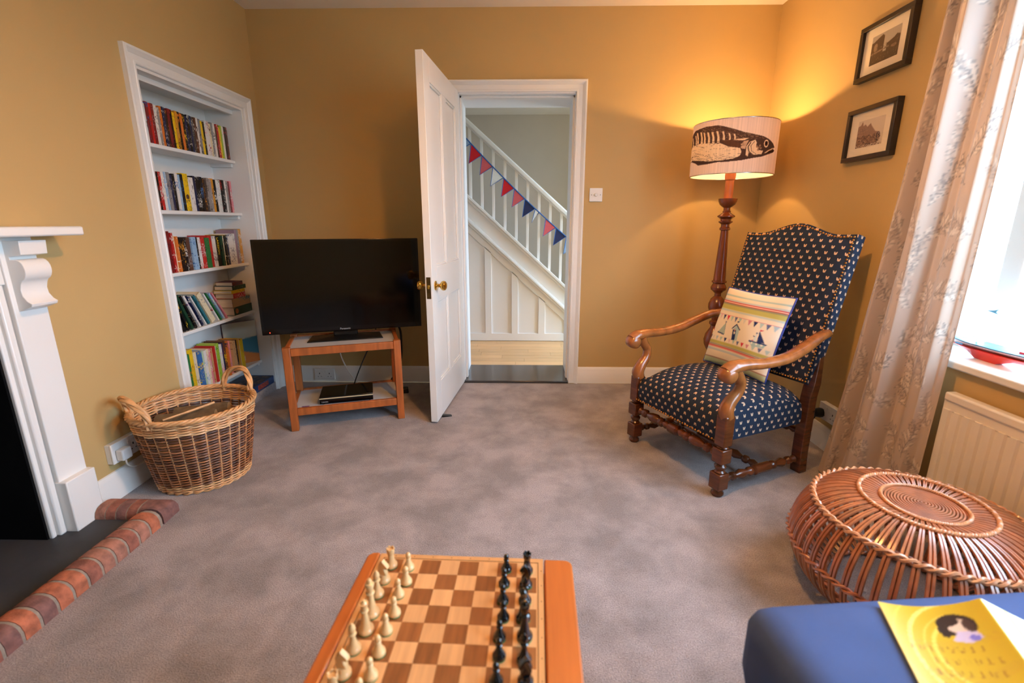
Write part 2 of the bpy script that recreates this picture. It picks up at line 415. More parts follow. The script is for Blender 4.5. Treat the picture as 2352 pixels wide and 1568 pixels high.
ORD = ['first', 'second', 'third', 'fourth', 'fifth', 'sixth', 'seventh', 'eighth', 'ninth', 'tenth', 'eleventh', 'twelfth', 'thirteenth', 'fourteenth', 'fifteenth',
       'sixteenth', 'seventeenth', 'eighteenth', 'nineteenth', 'twentieth']
def ordinal(i):
    if i < 20: return ORD[i]
    tens = {2: 'twenty', 3: 'thirty', 4: 'forty', 5: 'fifty'}
    q, r = divmod(i+1, 10)
    if r == 0: return {3: 'thirtieth', 4: 'fortieth', 5: 'fiftieth'}[q]
    return tens[q]+'-'+ORD[r-1]
def catmull(pts, x):
    for (x0, y0), (x1, y1) in zip(pts[:-1], pts[1:]):
        if x <= x1:
            t = (x-x0)/(x1-x0); t = max(0, min(1, t)); return y0+(y1-y0)*(t*t*(3-2*t))
    return pts[-1][1]

# ------------------------------------------------------------------ the room
XL, XR, YB, ZC = -1.742, 1.602, 3.348, 2.456
def st(o): o['kind'] = 'structure'; return o
TH = 0.385   # back wall thickness
st(boxobj('floor', M_carpet, (XL-0.36, XR, -1.75, 3.325, -0.06, 0.0), bevel=0))
st(boxobj('ceiling', M_ceil, (XL-0.4, XR+0.35, -1.9, YB+TH, ZC, ZC+0.08), bevel=0))
b = MB()
b.box(XL-0.36, XL, -1.75, 0.62, -0.06, ZC).box(XL-0.36, XL, 0.62, 1.49, 0.95, ZC).box(XL-0.36, XL, 1.49, 2.322, -0.06, ZC)
b.box(XL-0.36, XL, 2.322, 3.170, 1.845, ZC).box(XL-0.36, XL, 3.170, YB, -0.06, ZC)
b.box(XL-0.40, XL-0.36, 0.4, 3.3, -0.06, 2.0)
st(b.build('wall_left', M_wall, smooth=0))
DX0, DX1, DZ = -0.43, 0.352, 1.985
b = MB(); b.box(XL-0.36, DX0, YB, YB+TH, -0.06, ZC).box(DX1, XR+0.3, YB, YB+TH, -0.06, ZC).box(DX0, DX1, YB, YB+TH, DZ, ZC)
st(b.build('wall_back', M_wall, smooth=0))
WY0, WY1, WZ0, WZ1 = -0.32, 1.98, 0.64, 2.14
b = MB(); b.box(XR, XR+0.3, WY1, YB, -0.06, ZC).box(XR, XR+0.3, -1.75, WY0, -0.06, ZC).box(XR, XR+0.3, WY0, WY1, -0.06, WZ0).box(XR, XR+0.3, WY0, WY1, WZ1, ZC)
st(b.build('wall_right', M_wall, smooth=0))
st(boxobj('wall_rear', M_wall, (XL-0.36, XR+0.3, -1.9, -1.75, -0.06, ZC), bevel=0))

def window(name, origin, along, n_out, width, height, posts, transoms):
    """casement window: frame, mullions and panes in the plane through origin"""
    e = empty(name); e['kind'] = 'structure'
    A, N = Vector(along), Vector(n_out); O = Vector(origin)
    M = Matrix((( A.x, N.x, 0, O.x), (A.y, N.y, 0, O.y), (0, 0, 1, O.z), (0, 0, 0, 1)))
    t = 0.05
    f = MB(); f.box(0, width, -0.03, 0.03, 0, t, M=M).box(0, width, -0.03, 0.03, height-t, height, M=M).box(0, t, -0.03, 0.03, t, height-t, M=M).box(width-t, width, -0.03, 0.03, t, height-t, M=M)
    f.build('window_frame', M_white, e, bevel=0.004)
    xs = [t]
    for p0, p1 in posts:
        MB().box(p0, p1, -0.035, 0.035, t, height-t, M=M).build('mullion', M_white, e, bevel=0.006); xs += [p0, p1]
    xs.append(width-t)
    for i in range(0, len(xs), 2):
        MB().box(xs[i], xs[i+1], -0.003, 0.003, t, height-t, M=M).build('pane', M_glass, e, smooth=0)
    for z in transoms:
        for i in range(0, len(xs), 2):
            MB().box(xs[i], xs[i+1], -0.02, 0.02, z-0.02, z+0.02, M=M).build('glazing_bar', M_white, e, bevel=0.004)
    return e
w1 = window('window_1', (XR+0.22, WY0, WZ0+0.02), (0, 1, 0), (1, 0, 0), WY1-WY0, WZ1-WZ0-0.02, [(0.62, 0.70), (1.33, 1.41), (2.045, 2.125)], [])
sill = MB().box(XR-0.028, XR+0.30, WY0, WY1, WZ0-0.002, 0.667).build('window_sill', M_white, w1, bevel=0.006)
MB().box(XR+0.005, XR+0.2, WY1-0.012, WY1, 0.667, WZ1).box(XR+0.005, XR+0.2, WY0, WY0+0.012, 0.667, WZ1).box(XR+0.005, XR+0.2, WY0+0.012, WY1-0.012, WZ1-0.012, WZ1).build('window_reveal', M_white, w1)

# mitred mouldings: profile points are (outward, proud)
def u_casing(name, par, y0, y1, z1, prof, frame, m, z0=0.0):
    """door-style moulding round the opening y0..y1, up to z1; frame(along, up, proud) -> world"""
    n = len(prof); vs = []
    for (a, z, da, dz) in ((y0, z0, -1, 0), (y0, z1, -1, 1), (y1, z1, 1, 1), (y1, z0, 1, 0)):
        for o, h in prof: vs.append(frame(a+da*o, z+dz*o, h))
    fs = []
    for i in range(3):
        for k in range(n-1): fs.append((i*n+k, i*n+k+1, (i+1)*n+k+1, (i+1)*n+k))
    return MB().add(vs, fs).build(name, m, par, smooth=30)
ARCH = [(0, 0), (0, 0.012), (0.004, 0.016), (0.012, 0.016), (0.015, 0.013), (0.040, 0.013), (0.044, 0.019), (0.052, 0.023), (0.058, 0.030), (0.066, 0.030), (0.070, 0.024), (0.070, 0)]
t1 = empty('trim_1'); t1['kind'] = 'structure'
u_casing('door_casing', t1, DX0, DX1, DZ-0.012, ARCH, lambda a, z, h: (a, YB-h, z), M_white)
b = MB(); b.box(DX0-0.01, DX0+0.02, YB-0.001, YB+TH+0.001, 0.0, DZ).box(DX1-0.003, DX1+0.01, YB-0.001, YB+TH+0.001, 0.0, DZ).box(DX0, DX1, YB-0.001, YB+TH+0.001, DZ-0.02, DZ+0.01)
b.build('door_lining', M_hallwhite, t1)
b = MB(); b.box(DX1-0.014, DX1, YB+0.045, YB+0.10, 0.02, DZ-0.02).box(DX0+0.02, DX0+0.034, YB+0.045, YB+0.10, 0.02, DZ-0.02).box(DX0+0.02, DX1, YB+0.045, YB+0.10, DZ-0.034, DZ-0.02)
b.build('door_stop', M_white, t1, bevel=0.002)
MB().box(DX1-0.0145, DX1-0.012, YB+0.012, YB+0.034, 0.76, 0.83).build('strike_plate', M_white, t1)

SK = [(0, 0), (0.018, 0), (0.018, 0.085), (0.014, 0.092), (0.014, 0.098), (0.010, 0.112), (0.006, 0.120), (0, 0.122)]
st(MB().prism([(YB-p, z) for p, z in SK], DX1+0.070, XR, axis=0).build('baseboard_back', M_white))
st(MB().prism([(YB-p, z) for p, z in SK], XL, DX0-0.072, axis=0).build('baseboard_back', M_white))
st(MB().prism([(XL+p, z) for p, z in SK], 1.655, 2.252, axis=1).build('baseboard_left', M_white))
st(MB().prism([(XR-p, z) for p, z in SK], -1.7, YB-0.018, axis=1).build('baseboard_right', M_white))

# door leaf: hinge at the left jamb, opened a little past square
hx, hy = -0.412, 3.352; ex, ey = -0.488, 2.585
ang = math.atan2(ey-hy, ex-hx); LW = math.hypot(ex-hx, ey-hy)
d1 = empty('door_1', (hx, hy, 0), ang); d1['kind'] = 'structure'
DT = 0.040                                     # local x along the leaf, -y thickness to the far (left) side; local +y faces the room's right
H0, H1 = 0.010, 1.982
def rails(nm, x0, x1, z0, z1): MB().box(x0, x1, -DT, 0, z0, z1).build(nm, M_white, d1, bevel=0.002)
rails('door_stile', 0, 0.105, H0, H1); rails('door_stile', LW-0.105, LW, H0, H1)
rails('door_rail', 0.105, LW-0.105, H1-0.12, H1); rails('door_rail', 0.105, LW-0.105, 0.72, 0.915); rails('door_rail', 0.105, LW-0.105, H0, 0.235)
mx0, mx1 = LW/2-0.048, LW/2+0.048
rails('door_muntin', mx0, mx1, 0.235, 0.72); rails('door_muntin', mx0, mx1, 0.915, H1-0.12)
for x0, x1 in ((0.105, mx0), (mx1, LW-0.105)):
    for z0, z1 in ((0.235, 0.72), (0.915, H1-0.12)):
        MB().box(x0, x1, -DT+0.013, -0.013, z0, z1).build('door_panel', M_white, d1)
        f = MB()
        for yy in (-0.013, -DT+0.004):
            f.box(x0, x0+0.012, yy, yy+0.009, z0, z1).box(x1-0.012, x1, yy, yy+0.009, z0, z1).box(x0, x1, yy, yy+0.009, z0, z0+0.012).box(x0, x1, yy, yy+0.009, z1-0.012, z1)
        f.build('door_bead', M_white, d1, bevel=0.003)
KN = [(0.027, 0), (0.027, 0.004), (0.020, 0.007), (0.011, 0.010), (0.010, 0.026), (0.016, 0.030), (0.025, 0.038), (0.028, 0.048), (0.025, 0.058), (0.015, 0.065), (0.0, 0.067)]
k1 = MB().lathe(KN, seg=24).build('door_knob', M_brass, d1, loc=(LW-0.062, 0.0, 0.812), rot=(-PI/2, 0, 0))
k2 = MB().lathe(KN, seg=24).build('door_knob', M_brass, d1, loc=(LW-0.062, -DT, 0.812), rot=(PI/2, 0, 0))
MB().box(LW, LW+0.002, -DT+0.008, -0.008, 0.745, 0.865).build('lock_plate', M_oldbrass, d1, bevel=0.0008)
MB().box(LW+0.0018, LW+0.006, -DT+0.014, -0.014, 0.80, 0.822).build('latch_bolt', M_brass, d1, bevel=0.001)
wd = empty('door_wedge', (-0.452, 2.70, 0.0), 0.3, 'small black wedge holding the foot of the white door', 'doorstop')
MB().prism([(-0.03, 0), (0.03, 0), (0.03, 0.003), (-0.03, 0.014)], -0.014, 0.014, axis=1).build('wedge', M_black, wd, bevel=0.002)

# ------------------------------------------------------------------ hall beyond the doorway
HY0, HY1, HYB = YB+TH, 4.55, 5.45
st(MB().box(DX0, DX1, 3.322, HY0, -0.05, 0.018).build('trim_2', M_threshold, bevel=0.004))
fh = MB().box(-2.2, 1.35, HY0, HYB, -0.06, 0.008).build('floor_hall', mat('floor_gap', (96, 64, 38), 0.8), smooth=0); st(fh)
pw = 0.099; row = 0; y = HY0
while y < HY1-0.002:
    y1 = min(y+pw, HY1); x = -0.95-random.random()*0.5
    while x < 1.1:
        x1 = x+random.choice((0.45, 0.62, 0.8, 1.0))
        if x1 > -0.7 and x < 0.7:
            MB().box(x+0.0008, min(x1, 1.3)-0.0008, y+0.0008, y1-0.0008, 0.006, 0.0155+random.uniform(-0.0004, 0.0004)).build('plank', M_plank, fh, smooth=0)
        x = x1
    y += pw
st(boxobj('wall_hall', M_hallwall, (-2.2, 1.5, HYB, HYB+0.1, -0.06, 2.4), bevel=0))
st(boxobj('ceiling_hall', M_ceil, (-2.2, 1.5, HY0, HYB, 2.27, 2.36), bevel=0))
st(boxobj('wall_hall_left', M_hallwall, (-2.3, -2.2, HY0, HYB, -0.06, 2.4), bevel=0))
b = MB(); b.box(1.30, 1.40, 4.55, HYB, -0.06, 2.3).box(1.30, 1.40, HY0, 4.55, 2.2, 2.3)
st(b.build('wall_hall_right', M_hallwall, smooth=0))
wh = window('window_2', (1.34, HY0+0.02, 0.05), (0, 1, 0), (1, 0, 0), 0.78, 2.15, [], [1.0])

sc = empty('staircase', (0, HY1, 0), 0, 'white painted staircase with panelled side and square balusters beyond the doorway', 'staircase')
SL = -0.905
def zs(x, c): return c+SL*x
X0, X1 = -0.95, 0.65
def slope_band(name, c0, c1, y0, y1, m=M_hallwhite, bev=0.003, x0=X0, x1=X1):
    return MB().prism([(x0, zs(x0, c0)), (x1, max(0.02, zs(x1, c0))), (x1, max(0.03, zs(x1, c1))), (x0, zs(x0, c1))], y0, y1, axis=1).build(name, m, sc, bevel=bev)
MB().prism([(X0, 0.012), (0.65, 0.012), (0.65, zs(0.65, 0.70)), (X0, zs(X0, 0.70))], 0.022, 0.05, axis=1).build('spandrel_back', M_hallwhite, sc)
MB().box(X0, 0.60, 0.0, 0.03, 0.018, 0.093).build('bottom_rail', M_hallwhite, sc, bevel=0.002)
edges = [X0, -0.61, -0.548, -0.348, -0.285, -0.09, -0.026, 0.173, 0.237, 0.437, 0.50]
for i in range(1, len(edges)-1, 2):
    a, c = edges[i], edges[i+1]
    MB().prism([(a, 0.09), (c, 0.09), (c, zs(c, 0.625)), (a, zs(a, 0.625))], 0.0, 0.03, axis=1).build('panel_stile', M_hallwhite, sc, bevel=0.002)
for i in range(0, len(edges)-1, 2):
    a, c = edges[i], edges[i+1]
    MB().prism([(a, 0.09), (c, 0.09), (c, max(0.1, zs(c, 0.625))), (a, zs(a, 0.625))], 0.014, 0.026, axis=1).build('panel', M_hallwhite, sc)
slope_band('top_rail', 0.610, 0.700, -0.0, 0.032)
slope_band('dado_moulding', 0.690, 0.716, -0.022, 0.03); slope_band('dado_moulding', 0.716, 0.742, -0.034, 0.03); slope_band('dado_moulding', 0.742, 0.756, -0.018, 0.03)
slope_band('stair_string', 0.756, 0.915, -0.004, 0.035)
slope_band('string_capping', 0.900, 0.930, -0.020, 0.055); slope_band('string_capping', 0.930, 0.960, -0.034, 0.062)
x = -0.89
while x < 0.64:
    MB().box(x-0.0125, x+0.0125, 0.0, 0.025, zs(x, 0.945), 1.585-0.874*x).build('baluster', M_hallwhite, sc, bevel=0.002); x += 0.1055
hr = [(X0, 1.575-0.874*X0), (X1, 1.575-0.874*X1), (X1, 1.632-0.874*X1), (X0, 1.632-0.874*X0)]
MB().prism(hr, -0.022, 0.047, axis=1).build('handrail', M_hallwhite, sc, bevel=0.012, seg=3)
MB().prism([(a, z-0.012) for a, z in hr[:2]]+[(a, z-0.03) for a, z in hr[2:]], -0.006, 0.031, axis=1).build('handrail_fillet', M_hallwhite, sc, bevel=0.003)
for i in range(7):                              # treads and risers, seen between the balusters from other places
    xx = 0.62-0.245*i
    MB().box(xx-0.27, xx, 0.05, 0.86, 0.20*i+0.14, 0.20*i+0.18).box(xx-0.02, xx-0.004, 0.05, 0.86, max(0.02, 0.20*i-0.02), 0.20*i+0.14).build('stair_tread', M_hallwhite, sc)

bu = empty('bunting', (0, HY1-0.0085, 0), 0, 'string of red, pink, white and navy pennants hung along the white banister', 'bunting')
def bz(x): return 1.435-0.928*x-0.035*(1-(x/0.55)**2)
MB().tube([(x, 0, bz(x)) for x in np.linspace(-0.80, 0.62, 24)], 0.006, 6).build('cord', M_bluecord, bu)
FC = [('pale_blue_gingham', (150, 178, 214)), ('pale_blue_gingham', (150, 178, 214)), ('red_cotton', (206, 28, 40)), ('pink_gingham', (208, 96, 104)), ('white_cotton', (226, 230, 232)), ('red_cotton', (206, 28, 40)),
      ('pink_gingham', (208, 96, 104)), ('navy_cotton', (34, 44, 88)), ('white_cotton', (226, 230, 232)), ('pink_gingham', (208, 96, 104)), ('navy_cotton', (34, 44, 88)), ('pale_blue_gingham', (150, 178, 214)), ('red_cotton', (206, 28, 40))]
x = -0.648
sl = -0.928; dl = math.hypot(1, sl); T = Vector((1/dl, 0, sl/dl)); Nn = Vector((sl/dl, 0, -1/dl))
for i, (nm, col) in enumerate(FC):
    c0 = Vector((x, 0, bz(x))); c1 = Vector((x+0.094, 0, bz(x+0.094))); tip = (c0+c1)/2+Nn*0.122+Vector((0.012, -0.006, -0.030))
    if i == 8: c1 = c0+(c1-c0)*0.35; tip = c0+Vector((-0.035, -0.004, -0.125))
    f = MB(); g = 0.0012
    f.add([c0+Vector((0, -g, 0)), c1+Vector((0, -g, 0)), tip+Vector((0, -g, 0)), c0+Vector((0, g, 0)), c1+Vector((0, g, 0)), tip+Vector((0, g, 0))], [(0, 2, 1), (3, 4, 5), (0, 1, 4, 3), (1, 2, 5, 4), (2, 0, 3, 5)])
    fo = f.build('flag', mat(nm, col, 0.9, 0.12, (160, 10, 160)), bu, smooth=0)
    MB().tube([c0, tip, c1], 0.004, 5).build('flag_edging', M_bluecord, fo)
    x += 0.0975

# ------------------------------------------------------------------ fireplace on the left wall
fp = empty('fireplace_surround', (XL, 1.06, 0), 0, 'white painted fireplace surround with scrolled corbel and plain mantel shelf', 'fireplace')
def fpart(nm, prof_boxes, m=M_white, bev=0.003):
    f = MB()
    for bx in prof_boxes: f.box(*bx)
    return f.build(nm, m, fp, bevel=bev)
P0, P1 = 0.470, 0.585                           # near and far edge of the right pilaster (local y)
for sgn in (1, -1):
    def Y(a, b2): return (a, b2) if sgn == 1 else (-b2, -a)
    fpart('pilaster', [(0, 0.040)+Y(P0, P1)+(0.01, 1.11)])
    fpart('inner_moulding', [(0, 0.030)+Y(P0-0.030, P0-0.004)+(0.02, 0.96)], bev=0.006)
    fpart('inner_moulding', [(0, 0.016)+Y(P0-0.048, P0-0.030)+(0.02, 0.96)], bev=0.004)
    fpart('plinth', [(0, 0.068)+Y(P0-0.002, P1+0.004)+(0.0, 0.225)], bev=0.004)
    prof = [(0.0, 1.098), (0.098, 1.098), (0.094, 1.052), (0.052, 1.046), (0.052, 1.036)]
    prof += [(0.070+0.026*math.sin(t)*1.0, 1.000+0.036*math.cos(t)) for t in np.linspace(0.15, PI*0.92, 9)]
    prof += [(0.070, 0.955), (0.064, 0.935), (0.066, 0.915), (0.078, 0.897), (0.092, 0.888), (0.088, 0.878), (0.060, 0.868), (0.040, 0.862), (0.0, 0.862)]
    MB().prism(prof, *Y(P0+0.015, P1-0.008), axis=1).build('corbel', M_white, fp, smooth=40, bevel=0.0015)
fpart('frieze', [(0, 0.034, -P0, P0, 0.955, 1.112)])
fpart('inner_moulding', [(0, 0.030, -P0+0.004, P0-0.004, 0.952, 0.978)], bev=0.006)
fpart('mantel_shelf', [(0, 0.132, -0.70, 0.695, 1.111, 1.143)], bev=0.006)
fb = MB().box(-0.34, -0.33, -0.44, 0.425, 0.0, 0.952).box(-0.34, 0.002, 0.415, 0.428, 0.0, 0.952).box(-0.34, 0.002, -0.44, -0.43, 0, 0.952).box(-0.34, 0.0, -0.44, 0.428, 0.944, 0.954)
fb.build('firebox_lining', M_soot, fp)
br = empty('fender_kerb', (0, 0, 0), 0, 'raised kerb of rounded red bricks edging the dark slate hearth', 'hearth')
MB().box(-1.671, -1.49, 0.42, 1.61, 0.0, 0.022).build('hearth_slab', M_slate, br)
MB().box(-0.33, 0.0705, -P0+0.003, P0-0.003, 0.0, 0.0215).build('hearth_floor', M_slate, fp)
KP = [(0, 0.0), (0, 0.030), (0.006, 0.048), (0.018, 0.060), (0.036, 0.066), (0.064, 0.066), (0.082, 0.060), (0.094, 0.048), (0.100, 0.030), (0.100, 0.0)]
def kerb_seg(a, b2, nm, m, shrink=0.0):
    """front run along y between a and b2, seen from the room"""
    pr = [(-1.404-p, max(0.0, z-shrink)) if 0 < i < len(KP)-1 else (-1.404-p, z) for i, (p, z) in enumerate(KP)]
    pr = [(x+(shrink if x < -1.45 else -shrink), z) for x, z in pr]
    return MB().prism(pr, a, b2, axis=1).build(nm, m, br, smooth=50)
BRK = [mat('kerb_brick_%s' % n, c, 0.75, 0.34, (34, 34, 34), bump=0.5, bscale=120) for n, c in (('orange', (178, 104, 74)), ('red', (146, 90, 74)), ('rust', (158, 108, 90)), ('plum', (124, 86, 80)))]
kerb_seg(0.42, 1.600, 'kerb_mortar', M_mortar, 0.0022)
y = 1.586; i = 0; seq = [0, 2, 1, 2, 2, 1, 0, 0, 3, 0, 3, 1, 2, 0, 1, 2]
while y > 0.46:
    kerb_seg(y-0.0425, y, 'brick', BRK[seq[i % 16]]); y -= 0.0525; i += 1
MB().prism([(1.700-p, z) if True else 0 for p, z in KP], -1.500, -1.672, axis=0).build('kerb_mortar', M_mortar, br)
def ret_seg(a, b2, m):
    return MB().prism([(1.7005-p*1.01, z+0.002) for p, z in KP], a, b2, axis=0).build('brick', m, br, smooth=50)
xx = -1.508
for i in range(4):
    if i == 3:
        pr = MB()
        for a, k in ((xx, 1.0), (xx-0.024, 1.0), (xx-0.034, 0.92), (xx-0.040, 0.75), (xx-0.042, 0.5)):
            pass
    ret_seg(xx, xx-(0.037 if i < 3 else 0.036), BRK[(1, 3, 1, 2)[i]]); xx -= 0.0422
# mitred corner brick
vs = []; n = len(KP)
for stp in range(3):
    for p, z in KP:
        if stp == 0: vs.append((-1.404-p, 1.606, z+0.001))
        elif stp == 1: vs.append((-1.404-p, 1.700-p, z+0.001) if p > 0.012 else (-1.404-0.012*0-p-0.004, 1.700-p-0.004, z+0.001))
        else: vs.append((-1.502, 1.700-p, z+0.001))
fs = [(s*n+k, s*n+k+1, (s+1)*n+k+1, (s+1)*n+k) for s in range(2) for k in range(n-1)]+[tuple(range(n)), tuple(2*n+k for k in range(n))]
MB().add(vs, fs).build('brick', BRK[3], br, smooth=50)

def socket(name, loc, rz, label, holes=True, depth=0.03, plugs=()):
    """double wall socket; local x along the wall, -y out of the wall"""
    e = empty(name, loc, rz, label, 'socket')
    MB().box(-0.073, 0.073, -depth+0.008, 0, -0.043, 0.043).build('back_box', M_plastic, e, bevel=0.002)
    MB().box(-0.074, 0.074, -depth, -depth+0.009, -0.044, 0.044).build('face_plate', M_plastic, e, bevel=0.003)
    for sx in (-0.036, 0.036):
        for a, c, q, r in ((-0.003, 0.003, 0.010, 0.020), (-0.014, -0.008, -0.010, -0.006), (0.008, 0.014, -0.010, -0.006)):
            MB().box(sx+a, sx+c, -depth-0.0004, -depth+0.002, q-0.01, r-0.01).build('socket_slot', M_black, e, smooth=0)
        MB().box(sx*0.35-0.006, sx*0.35+0.006, -depth-0.003, -depth, 0.014, 0.030).build('rocker', M_plastic, e, bevel=0.001)
    return e
so = socket('wall_socket', (XL, 1.846, 0.207), PI/2, 'white double socket with white plug on the wall behind the log basket')
def plug(e, x, z, m, depth=0.03, cord=None):
    MB().box(x-0.024, x+0.024, -depth-0.030, -depth, z-0.022, z+0.026).build('plug', m, e, bevel=0.008, seg=3)
pl = empty('mains_plug', (XL+0.03, 1.81, 0.197), PI/2, 'white plug in the double socket behind the log basket', 'plug')
MB().box(-0.025, 0.025, -0.034, -0.0005, -0.024, 0.026).build('plug_body', M_plastic, pl, bevel=0.007, seg=3)
MB().tube([(0, -0.02, -0.024), (0.0, -0.022, -0.05), (0.05, -0.012, -0.085), (0.14, -0.01, -0.09)], 0.0035, 6, sub=4).build('flex', M_whitecord, pl)
so2 = socket('wall_socket', (1.602, 2.278, 0.208), -PI/2, 'white double socket low on the wall between armchair and curtain')
pl2 = empty('mains_plug', (1.572, 2.325, 0.196), -PI/2, 'black plug with cable in the socket behind the armchair', 'plug')
MB().lathe([(0.0, 0.0), (0.024, 0.0005), (0.026, 0.012), (0.022, 0.034), (0.012, 0.040), (0, 0.041)], seg=20).build('plug_body', M_black, pl2, rot=(PI/2, 0, 0), loc=(0, -0.0005, 0))
MB().tube([(0.0, -0.03, -0.02), (-0.02, -0.035, -0.055), (-0.10, -0.02, -0.10), (-0.25, -0.018, -0.185), (-0.5, -0.02, -0.19)], 0.0035, 6, sub=4).build('flex', M_blackcord, pl2)

sw = empty('light_switch', (0.504, YB, 1.338), 0, 'square white dimmer switch with round knob beside the doorway', 'switch')
MB().box(-0.044, 0.044, -0.010, 0, -0.044, 0.044).build('switch_plate', M_plastic, sw, bevel=0.003)
MB().lathe([(0.011, 0), (0.0105, 0.012), (0.009, 0.014), (0, 0.0145)], seg=20).build('dimmer_knob', M_plastic, sw, rot=(PI/2, 0, 0), loc=(0, -0.010, 0))
for s_ in (-1, 1): MB().lathe([(0.003, 0), (0.003, 0.001), (0, 0.0012)], seg=10).build('screw', M_chrome, sw, rot=(PI/2, 0, 0), loc=(0.030*s_, -0.010, 0))

# ------------------------------------------------------------------ bookcase built into the left wall
bk = empty('bookcase', (XL, 0, 0), 0, 'white painted bookcase built into the left wall with moulded frame', 'bookcase')
BY0, BY1, BXB, BXF = 2.322, 3.170, -0.232, -0.078     # local x: 0 is the wall face
u_casing('bookcase_casing', bk, BY0, BY1, 1.845, ARCH, lambda a, z, h: (h*0.9, a, z), M_white)
b = MB(); b.box(BXB-0.012, BXB, BY0, BY1, 0, 1.845).build('back_panel', M_white, bk)
for a in (BY0, BY1-0.014):
    MB().box(BXB, 0.0, a, a+0.014, 0, 1.845).build('side_panel', M_white, bk, bevel=0.001)
MB().box(BXB, 0.0, BY0+0.014, BY1-0.014, 1.832, 1.845).build('top_panel', M_white, bk)
MB().box(BXF+0.002, BXF+0.022, BY0+0.014, BY1-0.014, 1.806, 1.832).build('head_batten', M_white, bk, bevel=0.002)
SH = [1.537, 1.218, 0.898, 0.577, 0.222]
for z in SH:
    MB().box(BXB, BXF, BY0+0.014, BY1-0.014, z-0.019, z).build('shelf', M_white, bk, bevel=0.003)
    MB().box(BXB, BXF-0.02, BY1-0.034, BY1-0.014, z-0.040, z-0.019).build('shelf_cleat', M_white, bk, bevel=0.001)
SHN = ['top', 'second', 'third', 'fourth', 'bottom']

PAL = {'white': (222, 216, 208), 'cream': (226, 208, 170), 'black': (24, 22, 24), 'red': (186, 40, 36), 'dark red': (120, 34, 34), 'orange': (214, 116, 44), 'yellow': (232, 190, 30), 'navy': (32, 40, 74),
       'blue': (52, 104, 166), 'pale blue': (146, 178, 206), 'grey': (140, 136, 134), 'dark grey': (66, 62, 62), 'brown': (92, 56, 38), 'dark brown': (56, 34, 28), 'green': (44, 116, 62), 'dark green': (30, 66, 46), 'lime': (156, 186, 56),
       'pink': (220, 132, 140), 'purple': (104, 62, 112), 'mauve': (150, 122, 134), 'teal': (46, 112, 124), 'tan': (186, 148, 104), 'ochre': (206, 142, 44), 'pale green': (176, 196, 160)}
CONTR = {'white': 'dark grey', 'cream': 'red', 'black': 'white', 'red': 'white', 'dark red': 'cream', 'orange': 'black', 'yellow': 'black', 'navy': 'white', 'blue': 'yellow', 'pale blue': 'navy', 'grey': 'black', 'dark grey': 'white',
         'brown': 'orange', 'dark brown': 'orange', 'green': 'white', 'dark green': 'cream', 'lime': 'black', 'pink': 'white', 'purple': 'yellow', 'mauve': 'white', 'teal': 'white', 'tan': 'brown', 'ochre': 'white', 'pale green': 'green'}
def spine_mat(c, ink):
    """cover stock with blocks of print in the ink colour, arranged differently on each copy"""
    nm = 'cover_%s_%s' % (c.replace(' ', '_'), ink.replace(' ', '_'))
    if nm in MATS: return MATS[nm]
    m, t, p = nt(nm); L = t.links.new
    co = nd(t, 'ShaderNodeTexCoord'); oi = nd(t, 'ShaderNodeObjectInfo'); sp = nd(t, 'ShaderNodeSeparateXYZ'); cb = nd(t, 'ShaderNodeCombineXYZ')
    L(co.outputs['Object'], sp.inputs[0])
    a = nd(t, 'ShaderNodeMath', operation='MULTIPLY_ADD'); L(oi.outputs['Random'], a.inputs[0]); a.inputs[1].default_value = 31.0; L(sp.outputs['Z'], a.inputs[2])
    L(a.outputs[0], cb.inputs['Z']); L(sp.outputs['Y'], cb.inputs['Y']); 
    mp = nd(t, 'ShaderNodeMapping'); mp.inputs['Scale'].default_value = (1, 220, 75); L(cb.outputs[0], mp.inputs['Vector'])
    n1 = nd(t, 'ShaderNodeTexNoise'); n1.inputs['Scale'].default_value = 1.0; n1.inputs['Detail'].default_value = 1.5; L(mp.outputs[0], n1.inputs['Vector'])
    mp2 = nd(t, 'ShaderNodeMapping'); mp2.inputs['Scale'].default_value = (1, 4, 14); L(cb.outputs[0], mp2.inputs['Vector'])
    n2 = nd(t, 'ShaderNodeTexNoise'); n2.inputs['Scale'].default_value = 1.0; L(mp2.outputs[0], n2.inputs['Vector'])
    s = nd(t, 'ShaderNodeMath', operation='MULTIPLY'); L(n1.outputs['Fac'], s.inputs[0]); L(n2.outputs['Fac'], s.inputs[1])
    r = nd(t, 'ShaderNodeValToRGB'); e = r.color_ramp.elements; e[0].position = 0.315; e[1].position = 0.335; e[0].color = lin(PAL[c])+(1,); e[1].color = lin(PAL[ink])+(1,)
    L(s.outputs[0], r.inputs['Fac']); L(r.outputs['Color'], p.inputs['Base Color']); p.inputs['Roughness'].default_value = 0.35; p.inputs['Specular IOR Level'].default_value = 0.4
    MATS[nm] = m; return m
DVDM = {}
def book(name, loc, t, h, d, c, ink, label, group, tilt=0.0, pages=True, cat='book'):
    """volume standing on its lower edge: local y is thickness, spine on +x, tilt leans the top towards -y"""
    m = spine_mat(c, ink); q = 0.0018
    if not pages:
        o = MB().box(-d, 0, 0, t, 0, h).build(name, m, None, bevel=0.0008, seg=1)
    else:
        o = MB().box(-d, -0.0, 0, q, 0, h).box(-d, 0, t-q, t, 0, h).box(-q, 0, q, t-q, 0, h).build(name, m, None, smooth=0)
        MB().box(-d+0.003, -q, q, t-q, 0.003, h-0.004).build('pages', M_paper, o, smooth=0)
    o.location = loc; o.rotation_euler = (tilt, 0, 0)
    tag(o, label, cat, group); return o
XS = XL-0.088
